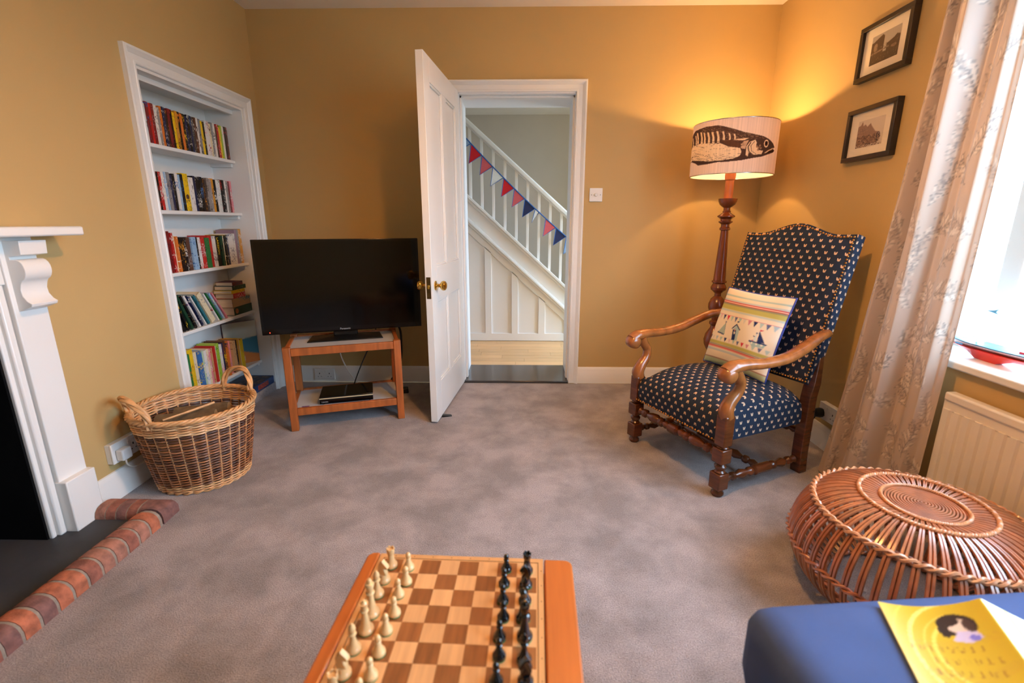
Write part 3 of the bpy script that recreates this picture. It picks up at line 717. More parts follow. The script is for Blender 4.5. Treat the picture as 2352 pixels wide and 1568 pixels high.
rowA = 'white/pink black/red white/pink white/grey dark red/blue red/brown dark red/white white/dark grey grey/white orange/black navy/white dark brown/orange dark red/black black/red yellow/black ochre/black black/orange orange/black black/yellow navy/white black/white navy/blue dark grey/white brown/white white/black grey/black yellow/black black/yellow white/pink white/red cream/brown grey/white white/black brown/red red/white yellow/brown lime/yellow white/grey dark brown/red brown/pink'.split(' ')
def parse(s):
    toks = s.replace('dark ', 'dark_').replace('pale ', 'pale_').split(); return [tuple(x.replace('_', ' ').split('/')) for x in toks]
A = parse(' '.join(rowA)); y = 2.392; rr = random.Random(3); tw = (3.128-2.392)/len(A)
for i, (c, k) in enumerate(A):
    t = tw-0.0006; h = rr.choice((0.190, 0.190, 0.190, 0.188, 0.180))
    book('disc_case', (XS+rr.uniform(-0.002, 0.002), y, SH[0]+0.0005), t, h, 0.136, c, k, '%s disc case with %s print, %s from the left end of the top shelf' % (c, k, ordinal(i)), 'disc cases on the top shelf', pages=False, cat='disc case'); y += tw
Bs = parse('blue/red orange/blue blue/black black/red red/white white/grey pale blue/white grey/navy navy/grey black/white white/blue pale blue/white black/blue yellow/dark_grey white/grey white/dark_grey navy/black black/white black/blue dark brown/ochre dark grey/grey grey/black grey/white ochre/black black/white white/pale_blue white/green black/red black/white white/grey grey/white dark red/pink pink/white'.replace('dark_grey', 'dark grey').replace('pale_blue', 'pale blue'))
wid = [1.0]*len(Bs); wid[13] = 2.1; wid[17] = 1.9; wid[22] = 1.3; un = (3.092-2.392)/sum(wid); y = 2.392
for i, (c, k) in enumerate(Bs):
    t = un*wid[i]-0.0006; h = 0.196 if i == 13 else rr.choice((0.190, 0.190, 0.186, 0.180))
    lb = 'extra wide bright yellow disc case with a round dark picture on the second shelf' if i == 13 else '%s disc case with %s print, %s from the left end of the second shelf' % (c, k, ordinal(i))
    o = book('disc_case', (XS+rr.uniform(-0.002, 0.002), y, SH[1]+0.0005), t, h, 0.136, c, k, lb, 'disc cases on the second shelf', pages=False, cat='disc case')
    if i == 13:
        MB().lathe([(0.013, 0), (0.013, 0.0006), (0, 0.0007)], seg=20).build('round_picture', mat('portrait_print', (92, 62, 42), 0.5, 0.5, (90, 90, 90)), o, loc=(0.0, t/2, 0.075), rot=(0, PI/2, 0))
    y += un*wid[i]
R3 = [('black', 'white', .016, .218), ('navy', 'white', .014, .216), ('white', 'red', .008, .216), ('dark red', 'black', .034, .214), ('red', 'white', .012, .206), ('cream', 'ochre', .018, .190), ('orange', 'white', .012, .186), ('black', 'ochre', .028, .180), ('black', 'white', .022, .180),
      ('brown', 'grey', .024, .180), ('pale blue', 'blue', .030, .180), ('black', 'white', .020, .178), ('white', 'red', .020, .176), ('red', 'white', .022, .176), ('green', 'black', .030, .172), ('red', 'dark red', .028, .184), ('white', 'dark grey', .024, .180), ('black', 'dark grey', .030, .182),
      ('dark green', 'black', .016, .180), ('cream', 'black', .014, .180), ('black', 'white', .010, .182), ('yellow', 'black', .014, .184), ('navy', 'white', .010, .184), ('white', 'navy', .040, .190), ('white', 'grey', .016, .190), ('mauve', 'grey', .018, .214), ('grey', 'white', .014, .216), ('ochre', 'white', .024, .218)]
tot = sum(r[2]+0.0008 for r in R3); k3 = (3.130-2.392)/tot; y = 2.392
for i, (c, k, t, h) in enumerate(R3):
    t2 = t*k3
    o = book('paperback_book', (XS+rr.uniform(-0.012, 0.004) if i < 23 else XS-0.004, y, SH[2]+0.0005), t2, h, 0.118, c, k, '%s paperback with %s lettering, %s from the left end of the third shelf' % (c, k, ordinal(i)), 'books on the third shelf'); y += t2+0.0008*k3
    if i == 17: text('spine_lettering', 'LARSSON', 0.024, mat('yellow_print', (232, 190, 30), 0.5), o, (0.0004, t2*0.5, h*0.66), (0, PI/2, 0))
L4 = [('black', 'dark grey', .010, .225, 20), ('black', 'yellow', .014, .215, 21), ('dark green', 'black', .016, .215, 23), ('black', 'tan', .012, .212, 25), ('white', 'purple', .012, .212, 27), ('navy', 'white', .008, .212, 28), ('white', 'blue', .008, .205, 29), ('teal', 'black', .014, .205, 29), ('cream', 'grey', .036, .205, 30), ('white', 'red', .010, .208, 31), ('green', 'black', .008, .208, 32),
      ('pale blue', 'cream', .012, .205, 33), ('pink', 'cream', .010, .205, 34)]
y = 2.478
for i, (c, k, t, h, an) in enumerate(L4):
    a_ = math.radians(an); ww = t/math.cos(a_)+0.004
    book('leaning_book', (XS-0.002, y, SH[3]+0.001+0.0), t, h, 0.130, c, k, '%s book with %s print leaning on the fourth shelf, %s from its left' % (c, k, ordinal(i)), 'leaning books on the fourth shelf', tilt=a_); y += ww+0.0125 if i not in (8,) else ww+0.014
def flatbook(name, y0, wd, z0, t, d, c, k, label, rz=0.0, sub=None):
    m = spine_mat(c, k); q = 0.002
    o = MB().box(-d, 0, 0, wd, 0, q).box(-d, 0, 0, wd, t-q, t).box(-q, 0, 0, wd, q, t-q).build(name, m, None, smooth=0)
    MB().box(-d+0.003, -q, 0.003, wd-0.003, q, t-q).build('pages', M_paper, o, smooth=0)
    o.location = (XS, y0, z0); o.rotation_euler = (0, 0, rz); tag(o, label, 'book', 'flat stack of books on the fourth shelf'); return o
z = SH[3]+0.0005
FS = [('dark green', 'cream', .205, .052, .125, 'thick dark green book with round emblem at the bottom of the flat stack', 2.936), ('tan', 'teal', .210, .054, .13, 'tan and olive book second from the bottom of the flat stack', 2.928), ('red', 'white', .130, .032, .12, 'red book with white lettering in the middle of the flat stack', 2.950),
      ('yellow', 'black', .140, .020, .12, 'yellow book above the red one in the flat stack', 2.936), ('dark green', 'white', .142, .026, .12, 'green and white book second from the top of the flat stack', 2.950), ('dark red', 'navy', .112, .024, .11, 'small dark red book at the top of the flat stack', 2.956)]
for c, k, wd_, t, d, lb, y0 in FS:
    o = flatbook('stacked_book', y0, wd_, z, t, d, c, k, lb, 0.03*rr.uniform(-1, 1))
    if 'emblem' in lb: MB().lathe([(0.017, 0), (0.017, 0.0006), (0, 0.0007)], seg=20).build('round_emblem', mat('emblem_print', (176, 110, 72), 0.5, 0.4, (120, 120, 120)), o, loc=(0, 0.03, t/2), rot=(0, PI/2, 0))
    z += t+0.0006
R5 = [('pink', 'blue', .012, .205), ('white', 'black', .026, .222), ('green', 'orange', .026, .232), ('yellow', 'ochre', .036, .250), ('cream', 'brown', .022, .226), ('blue', 'yellow', .030, .224), ('pale green', 'white', .014, .218), ('white', 'pale blue', .020, .216), ('cream', 'pink', .026, .216), ('pink', 'white', .018, .212), ('tan', 'red', .014, .214),
      ('red', 'orange', .014, .220), ('pale green', 'cream', .016, .216), ('lime', 'green', .024, .226), ('white', 'pink', .022, .214), ('navy', 'purple', .012, .218), ('brown', 'yellow', .020, .226), ('orange', 'navy', .014, .220), ('lime', 'white', .016, .212), ('pink', 'grey', .018, .212), ('tan', 'brown', .030, .206), ('dark brown', 'cream', .014, .206), ('ochre', 'pink', .018, .208), ('cream', 'white', .016, .200), ('yellow', 'red', .022, .200)]
tot = sum(r[2] for r in R5); k5 = (2.968-2.395)/tot; y = 2.395
for i, (c, k, t, h) in enumerate(R5):
    t2 = t*k5-0.0006
    book('paperback_book', (XS+rr.uniform(-0.010, 0.006), y, SH[4]+0.0005), t2, h, 0.115, c, k, '%s children\'s book with %s print, %s from the left end of the bottom shelf' % (c, k, ordinal(i)), 'books on the bottom shelf'); y += t*k5
cv = Canvas(60, 80, (196, 196, 180)); cv.poly([(0, 0), (1, 0), (1, .62), (0, .55)], (66, 132, 160)); cv.poly([(0, 0), (1, 0), (1, .18), (.5, .30), (0, .2)], (216, 132, 66)); cv.poly([(.12, .05), (.55, .05), (.55, .17), (.12, .17)], (226, 214, 196))
for q in range(5): cv.line([(.1, .9-.05*q), (.9, .9-.05*q)], .012, (120, 120, 116))
for q in range(8): cv.line([(.16+.045*q, .06), (.16+.045*q, .14)], .012, (60, 50, 50))
fb_ = empty('picture_book', (XS-0.121, 2.976, SH[4]+0.0005), -0.65, 'tall picture book showing its blue and orange back cover at right end of bottom shelf', 'book')
MB().box(-0.012, 0.0, 0.0, 0.205, 0.002, 0.285).build('pages', M_paper, fb_, smooth=0)
MB().box(-0.015, -0.012, -0.002, 0.207, 0, 0.288).build('front_cover', spine_mat('purple', 'navy'), fb_, smooth=0)
printed_panel('back_cover', cv, 0.209, 0.288, 30, 40, vmat('printed_card', 0.4, 0.4), fb_, Matrix.Translation((0.0012, 0.1025, 0.144)) @ Matrix.Rotation(PI/2, 4, 'Z'))
# board game box on the carpet, pushed half under the bottom shelf
cv = Canvas(90, 60, (40, 30, 34)); rg = random.Random(5)
for q in range(140): cv.ell(rg.random(), rg.random(), .02+.06*rg.random(), .02+.06*rg.random(), rg.choice([(96, 60, 46), (30, 44, 84), (130, 88, 60), (20, 22, 40), (70, 40, 40)]))
for q in range(4): cv.line([(.0, .98), (1, .98)], .05, (30, 70, 120))
MB().box(BXB, -0.002, BY0+0.014, BY1-0.014, 0, 0.058).build('plinth', M_carpet, bk)
gb = empty('board_game_box', (-1.748, 2.872, 0.0582), 0.0, 'flat dark blue board game box tucked under the bottom shelf of the bookcase', 'box')
MB().box(-0.215, 0, 0, 0.275, 0.0, 0.050).build('box_body', mat('game_box_blue', (30, 62, 110), 0.4, 0.35, (14, 14, 40)), gb, bevel=0.002)
MB().box(-0.001, 0.0006, 0.07, 0.20, 0.010, 0.042).build('side_print', mat('game_side_print', (150, 66, 56), 0.5, 0.5, (60, 60, 120)), gb, smooth=0)
lid = MB().grid(lambda u, v: (-0.215+0.215*u, 0.275*v, 0.0506), 60, 40).build('lid_print', vmat('printed_card', 0.4, 0.4), gb, recalc=False, smooth=0); print_on(lid, cv.at(*grid_uv(60, 40)))

# ------------------------------------------------------------------ television corner
SA = math.radians(18.9)
ts = empty('tv_stand', (-1.301, 2.455, 0), SA, 'two tier orange teak trolley with grey shelves under the television', 'table')
W, DP, HT, LG = 0.633, 0.385, 0.490, 0.040
for x in (0, W-LG):
    for yy in (0, DP-LG): MB().box(x, x+LG, yy, yy+LG, 0.0, HT).build('leg', M_teak, ts, bevel=0.003)
for z0 in (HT-0.050, 0.090):
    for yy in (0.006, DP-0.028): MB().box(LG, W-LG, yy, yy+0.022, z0, z0+0.042).build('rail', M_teak, ts, bevel=0.002)
    for x in (0.006, W-0.028): MB().box(x, x+0.022, LG, DP-LG, z0, z0+0.042).build('rail', M_teak, ts, bevel=0.002)
    MB().box(0.028, W-0.028, 0.028, DP-0.028, z0+0.016, z0+0.033).build('shelf', M_greytop, ts)
MB().box(0.06, 0.10, 0.050, 0.066, 0.1232, 0.1236).build('sticker', mat('sticker_print', (120, 84, 130), 0.5, 0.6, (200, 200, 200)), ts, smooth=0)
STZ = HT-0.050+0.0335
tv = empty('television', (-1.070, 2.795, STZ), SA-0.01, 'black flat screen television on a teak trolley, switched off', 'television')
TW, TH_, TZ = 0.915, 0.545, 0.046
M_screen = mat('dark_screen', (3, 3, 4), 0.10, 0.02, spec=0.4); M_gloss = mat('piano_black', (7, 7, 8), 0.12, 0.05)
MB().box(-TW/2, TW/2, -0.018, 0.020, TZ, TZ+TH_).build('bezel', M_gloss, tv, bevel=0.003)
MB().box(-TW/2+0.014, TW/2-0.014, -0.0192, -0.017, TZ+0.030, TZ+TH_-0.014).build('screen', M_screen, tv, smooth=0)
MB().box(-TW/2+0.10, TW/2-0.10, 0.020, 0.060, TZ+0.05, TZ+TH_-0.14).build('rear_housing', M_black, tv, bevel=0.012)
MB().box(-0.07, 0.07, -0.012, 0.022, 0.014, TZ+0.02).build('neck', M_gloss, tv, bevel=0.006)
MB().prism([(-0.215, -0.085), (0.215, -0.085), (0.20, 0.085), (-0.20, 0.085)], 0.0, 0.005, axis=2).add([(-0.205, -0.078, 0.005), (0.205, -0.078, 0.005), (0.19, 0.08, 0.005), (-0.19, 0.08, 0.005), (-0.08, -0.03, 0.018), (0.08, -0.03, 0.018), (0.07, 0.04, 0.018), (-0.07, 0.04, 0.018)], [(0, 1, 5, 4), (1, 2, 6, 5), (2, 3, 7, 6), (3, 0, 4, 7), (4, 5, 6, 7)]).build('stand_base', M_black, tv, bevel=0.001)
M_logo = mat('silver_lettering', (176, 176, 178), 0.4, 0.02)
text('brand_lettering', 'Panasonic', 0.0155, M_logo, tv, (0.0, -0.0186, TZ+0.014), (PI/2, 0, 0))
MB().lathe([(0.003, 0), (0.003, 0.001), (0, 0.0012)], seg=10).build('standby_light', M_led, tv, rot=(PI/2, 0, 0), loc=(-TW/2+0.042, -0.018, TZ+0.014))
R_ = Matrix.Rotation(SA, 3, 'Z')
def on_stand(x, yy, z): v = R_ @ Vector((x, yy, 0)); return (-1.301+v.x, 2.455+v.y, z)
dv = empty('disc_player', on_stand(0.310, 0.135, 0.1237), SA-0.03, 'slim black disc player with silver front line on the lower tier', 'disc player')
MB().box(-0.150, 0.150, -0.085, 0.115, 0.004, 0.046).build('case', M_gloss, dv, bevel=0.002)
MB().box(-0.1504, 0.1504, -0.0865, -0.084, 0.033, 0.039).build('silver_trim', mat('champagne_trim', (206, 188, 150), 0.35, 0.02), dv, smooth=0)
text('brand_lettering', 'TOSHIBA', 0.0095, M_logo, dv, (-0.122, -0.0858, 0.015), (PI/2, 0, 0))
MB().box(0.03, 0.10, -0.0856, -0.0848, 0.012, 0.024).build('display_window', M_screen, dv, smooth=0)
for x in (-0.13, 0.13):
    for yy in (-0.07, 0.1): MB().lathe([(0.008, 0), (0.008, 0.005)], seg=10).build('foot', M_black, dv, loc=(x, yy, 0))
def cable(name, pts, r, m, label, sub=6):
    o = MB().tube(pts, r, 6, sub=sub).build(name, m); tag(o, label, 'cable'); return o
a_ = on_stand(0.30, 0.40, 0.46); c_ = on_stand(0.40, 0.43, 0.150)
cable('power_cable', [on_stand(0.52, 0.40, 0.52), on_stand(0.49, 0.415, 0.42), on_stand(0.43, 0.425, 0.30), on_stand(0.38, 0.40, 0.20), on_stand(0.345, 0.30, 0.142), on_stand(0.34, 0.256, 0.142)], 0.004, M_blackcord, 'thin black cable drooping behind the trolley down to the disc player')
cable('power_cable', [on_stand(0.58, 0.39, 0.54), on_stand(0.655, 0.40, 0.49), on_stand(0.668, 0.41, 0.38), on_stand(0.655, 0.42, 0.24), on_stand(0.60, 0.45, 0.12), on_stand(0.56, 0.47, 0.06), on_stand(0.50, 0.49, 0.010)], 0.0075, M_blackcord, 'thick black cable hanging at the right rear corner of the trolley')
cable('aerial_cable', [on_stand(0.26, 0.40, 0.53), on_stand(0.27, 0.41, 0.40), on_stand(0.285, 0.445, 0.28), on_stand(0.34, 0.475, 0.14), on_stand(0.42, 0.49, 0.02)], 0.004, M_whitecord, 'white cable hanging behind the middle of the trolley')
cable('aerial_cable', [(-1.66, 3.20, 0.006), (-1.58, 3.10, 0.006), (-1.48, 2.96, 0.006), (-1.36, 2.91, 0.012), (-1.27, 2.98, 0.055), (-1.22, 3.05, 0.07), (-1.14, 3.02, 0.02), (-1.05, 3.10, 0.006), (-0.99, 3.14, 0.012), (-0.94, 3.20, 0.006)], 0.0045, M_whitecord, 'white cable lying on the carpet behind and left of the trolley')
ex_ = empty('extension_block', (-0.86, 3.10, 0), 0.25, 'black multi socket block on the carpet behind the trolley', 'extension lead')
MB().box(-0.075, 0.075, -0.026, 0.026, 0.001, 0.036).build('block', M_black, ex_, bevel=0.006)
so3 = socket('wall_socket', (-1.455, YB-0.018, 0.066), 0, 'white double socket on the baseboard behind the television trolley', depth=0.02)

# ------------------------------------------------------------------ log basket
BC = (-1.487, 1.990)
def bR(z): return 0.178+0.060*(z/0.36)**0.85
lb_ = empty('log_basket', (BC[0], BC[1], 0.0), 0, 'round brown wicker log basket with pale rim and two rope handles', 'basket')
def weave(name, z0, z1, rows, rad, amp, cols, NS=30, seed=1, out=0.0, wob=0.0):
    f = MB(); rg = random.Random(seed)
    for i in range(rows):
        z = z0+(z1-z0)*(i+0.5)/rows; R = bR(z)+out; c = rg.choice(cols); tw_ = rg.uniform(0.8, 1.25); ph = 1 if i % 2 else -1; pts = []
        for k in range(NS*4):
            a = 2*PI*k/(NS*4); pts.append(((R+amp*ph*math.sin(NS*a/2*1.0))*math.cos(a), (R+amp*ph*math.sin(NS*a/2))*math.sin(a), z+wob*math.sin(3*a+i*2.1)+rg.uniform(-.0006, .0006)))
        f.tube(pts, rad*rg.uniform(0.85, 1.15), 5, closed=True, col=tuple(v*tw_ for v in lin(c)))
    return f.build(name, vmat('woven_willow', 0.45, 0.4), lb_, smooth=60, recalc=False)
br_ = [(150, 94, 58), (120, 76, 52), (170, 112, 72), (106, 70, 56), (150, 104, 76), (92, 60, 48)]
pa_ = [(226, 172, 118), (236, 190, 140), (204, 146, 96), (214, 156, 104)]
weave('base_band', 0.004, 0.040, 6, 0.0040, 0.006, pa_, seed=2)
w_ = weave('wicker_body', 0.040, 0.292, 40, 0.0034, 0.006, br_, seed=3)
weave('rim_band', 0.292, 0.350, 10, 0.0042, 0.006, pa_, seed=4)
f = MB()
for s_ in range(4):                             # plaited border along the top
    pts = [((bR(.36)+0.010*math.cos(13*a+s_*PI/2))*math.cos(a), (bR(.36)+0.010*math.cos(13*a+s_*PI/2))*math.sin(a), 0.356+0.007*math.sin(13*a+s_*PI/2)) for a in np.linspace(0, 2*PI, 217)[:-1]]
    f.tube(pts, 0.0054, 6, closed=True)
f.build('plaited_border', M_pale, lb_, smooth=60)
f = MB()
for s_ in range(2):
    pts = [((bR(0)+0.008*math.cos(14*a+s_*PI))*math.cos(a), (bR(0)+0.008*math.cos(14*a+s_*PI))*math.sin(a), 0.008+0.005*math.sin(14*a+s_*PI)) for a in np.linspace(0, 2*PI, 169)[:-1]]
    f.tube(pts, 0.0055, 5, closed=True)
f.build('foot_border', M_pale, lb_, smooth=60)
stk = None
for k in range(30):
    a = 2*PI*k/30
    if stk is None:
        stk = MB().tube([(bR(z), 0, z) for z in (0.006, 0.09, 0.18, 0.27, 0.352)], 0.0038, 6).build('stake', M_pale, lb_, smooth=60); stk.rotation_euler = (0, 0, a)
    else: dup(stk, lb_, None, a)
MB().lathe([(0.0, 0.008), (0.170, 0.008), (0.172, 0.014), (0.0, 0.014)], seg=36).build('basket_base', mat('dark_willow', (74, 48, 34), 0.7, 0.3, (40, 40, 40)), lb_)
def handle(a, lean, hw):
    f = MB(); r = bR(0.355)
    for s_ in range(3):
        pts = []
        for i in range(41):
            t = i/40; th = PI*t; off = hw*math.cos(th); up = 0.355+0.098*math.sin(th)**0.8-0.02*(1 if i in (0, 40) else 0)
            rr_ = math.sqrt(max(0.0, (r+lean*math.sin(th))**2-off*off)); tw_ = t*9+s_*2*PI/3
            base = Vector((rr_*math.cos(a)-off*math.sin(a), rr_*math.sin(a)+off*math.cos(a), up))
            tg = Vector((math.sin(a)*math.sin(th), -math.cos(a)*math.sin(th), math.cos(th)))
            n1 = Vector((math.cos(a), math.sin(a), 0)); n2 = n1.cross(tg).normalized()
            pts.append(base+(n1*math.cos(tw_)+n2*math.sin(tw_))*0.0078)
        f.tube(pts, 0.0072, 6)
    return f.build('handle', M_pale, lb_, smooth=60)
handle(math.radians(70), 0.012, 0.092); handle(math.radians(236), 0.010, 0.112)
def log(loc, rot, L, r, label):
    e = empty('log', loc, 0, label, 'log', 'split logs in the wicker basket'); e.rotation_euler = rot
    rg = random.Random(int(L*1000)); n = 14; rad = [r*rg.uniform(0.88, 1.12) for _ in range(n)]
    vs = []; 
    for i, x in enumerate(np.linspace(-L/2, L/2, 7)):
        for k in range(n): a = 2*PI*k/n; q = rad[k]*(1+0.05*rg.uniform(-1, 1)); vs.append((x, q*math.cos(a), q*math.sin(a)))
    fs = [(i*n+k, i*n+(k+1) % n, (i+1)*n+(k+1) % n, (i+1)*n+k) for i in range(6) for k in range(n)]
    MB().add(vs, fs).build('bark', M_bark, e, smooth=50)
    for sx in (-1, 1):
        MB().add([(sx*(L/2), 0.97*vs[(0 if sx < 0 else 84)+k][1], 0.97*vs[(0 if sx < 0 else 84)+k][2]) for k in range(n)]+[(sx*(L/2+0.002), 0, 0)], [(k, (k+1) % n, n) for k in range(n)]).build('sawn_end', M_logend, e)
log((-1.50, 1.945, 0.288), (0.2, 0.0, 0.35), 0.23, 0.040, 'grey barked log lying at the left inside the wicker basket')
log((-1.505, 2.060, 0.284), (0.5, 0.0, 0.35), 0.22, 0.040, 'rounded log at the back of the wicker basket')
log((-1.485, 2.050, 0.180), (0.9, 0.0, 0.5), 0.22, 0.040, 'lower log under the back one inside the wicker basket')
log((-1.495, 1.925, 0.180), (0.9, 0.0, 0.5), 0.22, 0.040, 'log half hidden under the others in the wicker basket')
log((-1.487, 1.990, 0.062), (0.9, 0.0, 0.5), 0.24, 0.046, 'log at the very bottom of the wicker basket')
stc = tag(MB().tube([(-1.525, 1.84, 0.338), (-1.47, 1.93, 0.343), (-1.415, 2.02, 0.350)], [0.004, 0.005, 0.006], 6).build('kindling_stick', M_pale), 'thin pale kindling stick lying across the logs in the basket', 'stick')

# ------------------------------------------------------------------ floor lamp
lp = empty('floor_lamp', (LAMP[0], LAMP[1], 0), 0, 'turned mahogany floor lamp with a mackerel printed drum shade, lit', 'lamp')
MB().lathe([(0.0, 0), (0.150, 0), (0.155, 0.012), (0.150, 0.026), (0.120, 0.034), (0.100, 0.050), (0.060, 0.062), (0.040, 0.085), (0.034, 0.11)], seg=40).build('base', M_lampwood, lp, smooth=30)
MB().lathe([(0.030, 0.10), (0.030, 0.25), (0.046, 0.27), (0.030, 0.30), (0.026, 0.34), (0.040, 0.36), (0.054, 0.39), (0.058, 0.42), (0.052, 0.455), (0.036, 0.485), (0.026, 0.50), (0.024, 0.515), (0.034, 0.525), (0.034, 0.54), (0.022, 0.55), (0.026, 0.58),
            (0.042, 0.605), (0.050, 0.63), (0.050, 0.655), (0.040, 0.685), (0.028, 0.698), (0.020, 0.705), (0.020, 0.722), (0.030, 0.732), (0.045, 0.745), (0.047, 0.76), (0.040, 0.775), (0.034, 0.785), (0.044, 0.792), (0.044, 0.800), (0.037, 0.804)], seg=32).build('lower_stem', M_lampwood, lp, smooth=30)
MB().lathe([(0.0365, 0.804), (0.030, 0.95), (0.0215, 1.112)], seg=32).build('tapered_stem', M_lampwood, lp)
MB().lathe([(0.021, 1.108), (0.030, 1.113), (0.031, 1.124), (0.025, 1.130), (0.024, 1.145), (0.040, 1.158), (0.041, 1.163), (0.030, 1.166), (0.031, 1.178), (0.050, 1.190), (0.050, 1.196), (0.036, 1.205), (0.022, 1.216), (0.024, 1.222), (0.019, 1.228), (0.019, 1.243), (0.030, 1.250), (0.044, 1.262), (0.052, 1.280), (0.054, 1.296), (0.050, 1.297), (0.028, 1.288)], seg=32).build('drip_cup', M_lampwood, lp, smooth=30)
MB().lathe([(0.025, 1.288), (0.024, 1.40), (0.029, 1.405), (0.031, 1.43), (0.030, 1.45), (0.018, 1.455)], seg=24).build('candle_tube', M_lamptube, lp)
MB().lathe([(0.016, 1.455), (0.016, 1.565), (0.012, 1.570)], seg=16).build('bulb_holder', M_brass, lp)
MB().lathe([(0.012, 1.570), (0.014, 1.58), (0.020, 1.60), (0.022, 1.615), (0.020, 1.63)], seg=20).build('bulb', M_bulb, lp, smooth=80)
# fish print in the drum's angle/height space
ZS0, ZS1, RS = 1.424, 1.708, 0.231
def q_(x, y):
    xl = 198-48*(y-290)/750; xr = 1388-74*(y-185)/815; u = max(0.004, min(0.996, (x-xl)/(xr-xl)))
    top = catmull([(0, 290), (0.25, 175), (0.6, 122), (1, 185)], u); bot = catmull([(0, 1040), (0.5, 947), (1, 990)], u)
    return (0.5+math.asin(2*u-1)/math.radians(230), (bot-y)/(bot-top))
cv = Canvas(560, 230, (236, 214, 204)); ink = (70, 52, 50); base_c = (236, 214, 204)
P = lambda pts: [q_(*p) for p in pts]
body = [(120, 620), (150, 520), (185, 430), (240, 370), (330, 325), (400, 280), (480, 262), (560, 258), (640, 272), (790, 305), (900, 345), (1040, 395), (1150, 440), (1220, 490), (1270, 545), (1292, 600), (1270, 625), (1292, 650), (1270, 680), (1190, 715), (1120, 738), (1000, 748), (860, 766), (700, 780), (560, 800), (440, 835), (290, 876), (240, 820), (170, 815), (110, 840)]
cv.poly(P(body), ink); 
belly = [(120, 640), (200, 590), (330, 545), (470, 525), (600, 520), (700, 560), (850, 580), (870, 640), (850, 700), (760, 735), (600, 770), (420, 800), (300, 806), (200, 802), (120, 832)]
cv.poly(P(belly), (232, 208, 180))
for x, w_s, y0, y1 in ((205, 16, 470, 590), (250, 20, 440, 570), (275, 26, 400, 555), (330, 30, 380, 545), (375, 28, 375, 535), (430, 34, 360, 530), (490, 34, 355, 525), (555, 36, 345, 515), (630, 30, 345, 470), (710, 26, 365, 465), (775, 26, 370, 450)):
    cv.poly(P([(x-w_s*.5, y0), (x+w_s*.3, y0), (x+w_s*.75, (y0+y1)/2), (x+w_s*.8, y1), (x-w_s*.2, y1), (x+w_s*0.0, (y0+y1)/2)]), (228, 202, 172))
cv.poly(P([(610, 478), (700, 462), (890, 476), (860, 500), (856, 570), (790, 568), (690, 545)]), (84, 58, 48))
cv.poly(P([(760, 462), (900, 470), (960, 440), (830, 440)]), (222, 196, 168)); cv.poly(P([(860, 520), (900, 480), (960, 470), (930, 540), (915, 600), (860, 585)]), (196, 164, 140))
cv.poly(P([(870, 590), (910, 600), (915, 720), (850, 745), (830, 720), (865, 660)]), ink)
cv.poly(P([(930, 560), (970, 500), (1040, 475), (1060, 520), (1050, 560), (1090, 640), (1140, 650), (1120, 700), (1000, 700), (960, 650), (945, 720), (920, 690)]), (224, 198, 170))
cv.line(P([(985, 505), (950, 570), (960, 640), (1010, 700)]), .006, ink, asp=2); cv.line(P([(1030, 500), (985, 560), (995, 640), (1050, 690)]), .004, ink, .7, asp=2)
for (x, y) in ((1080, 600), (1100, 570), (1075, 630), (1110, 610), (1060, 580)): cv.ell(*q_(x, y), .006, .02, (140, 110, 92))
cv.ell(*q_(1180, 548), .018, .068, (230, 206, 178)); cv.ell(*q_(1180, 548), .0125, .048, ink); cv.ell(*q_(1180, 545), .0055, .03, (16, 12, 12))
cv.poly(P([(1150, 690), (1200, 650), (1260, 615), (1285, 610), (1262, 632), (1215, 660), (1180, 690)]), (216, 188, 160)); cv.poly(P([(1160, 700), (1220, 655), (1292, 640), (1270, 668), (1200, 690)]), (40, 28, 26))
rg = random.Random(9)
for _ in range(420):
    x, y = rg.uniform(130, 880), rg.uniform(480, 830)
    e0 = 545 if x > 350 else 600
    if e0 < y < 700 and rg.random() < 0.80: continue
    cv.line(P([(x, y), (x+rg.uniform(20, 70), y-rg.uniform(-2, 6))]), .0016, ink, 0.75, asp=2)
for _ in range(260):
    x, y = rg.uniform(330, 1150), rg.uniform(270, 470)
    cv.line(P([(x, y), (x+rg.uniform(10, 40), y+rg.uniform(0, 10))]), .0016, (206, 176, 148), 0.5, asp=2)
out_b = P(body)
cv.line(out_b+out_b[:1], .0022, ink, asp=2)
mask = Canvas(560, 230, (0, 0, 0)); mask.poly(out_b, (255, 255, 255)); mk = mask.a[:, :, 0] > 0
cv.a[~mk] = base_c
cv.poly(P([(180, 812), (240, 815), (300, 815), (430, 805), (560, 800), (440, 838), (290, 878), (250, 850)]), ink)
cv.line(P([(160, 828), (200, 812), (250, 815)]), .004, ink, asp=2)
cv.a *= (1+0.03*np.random.default_rng(2).standard_normal((1, 560, 1)))
th0 = math.atan2(-LAMP[1], -LAMP[0])
sh_ = MB(); NU, NV = 420, 110; AR = math.radians(230)
sh_.grid(lambda u, v: (RS*math.cos(th0+(u-0.5)*AR), RS*math.sin(th0+(u-0.5)*AR), ZS0+(ZS1-ZS0)*v), NU, NV)
so_ = sh_.build('shade', shade_mat('printed_linen', True, None, 0.15), lp, recalc=False, smooth=180)
print_on(so_, cv.at(*grid_uv(NU, NV)))
MB().grid(lambda u, v: (RS*math.cos(th0+AR/2+u*(2*PI-AR)), RS*math.sin(th0+AR/2+u*(2*PI-AR)), ZS0+(ZS1-ZS0)*v), 40, 2).build('shade', shade_mat('plain_linen', False, lin(base_c), 0.15), lp, recalc=False, smooth=180)
MB().grid(lambda u, v: ((RS-0.003)*math.cos(2*PI*u), (RS-0.003)*math.sin(2*PI*u), ZS0+0.001+(ZS1-ZS0-0.002)*v), 72, 2, flip=True).build('shade_lining', shade_mat('white_lining', False, lin((250, 244, 234)), 0.35), lp, recalc=False, smooth=180)
f = MB()
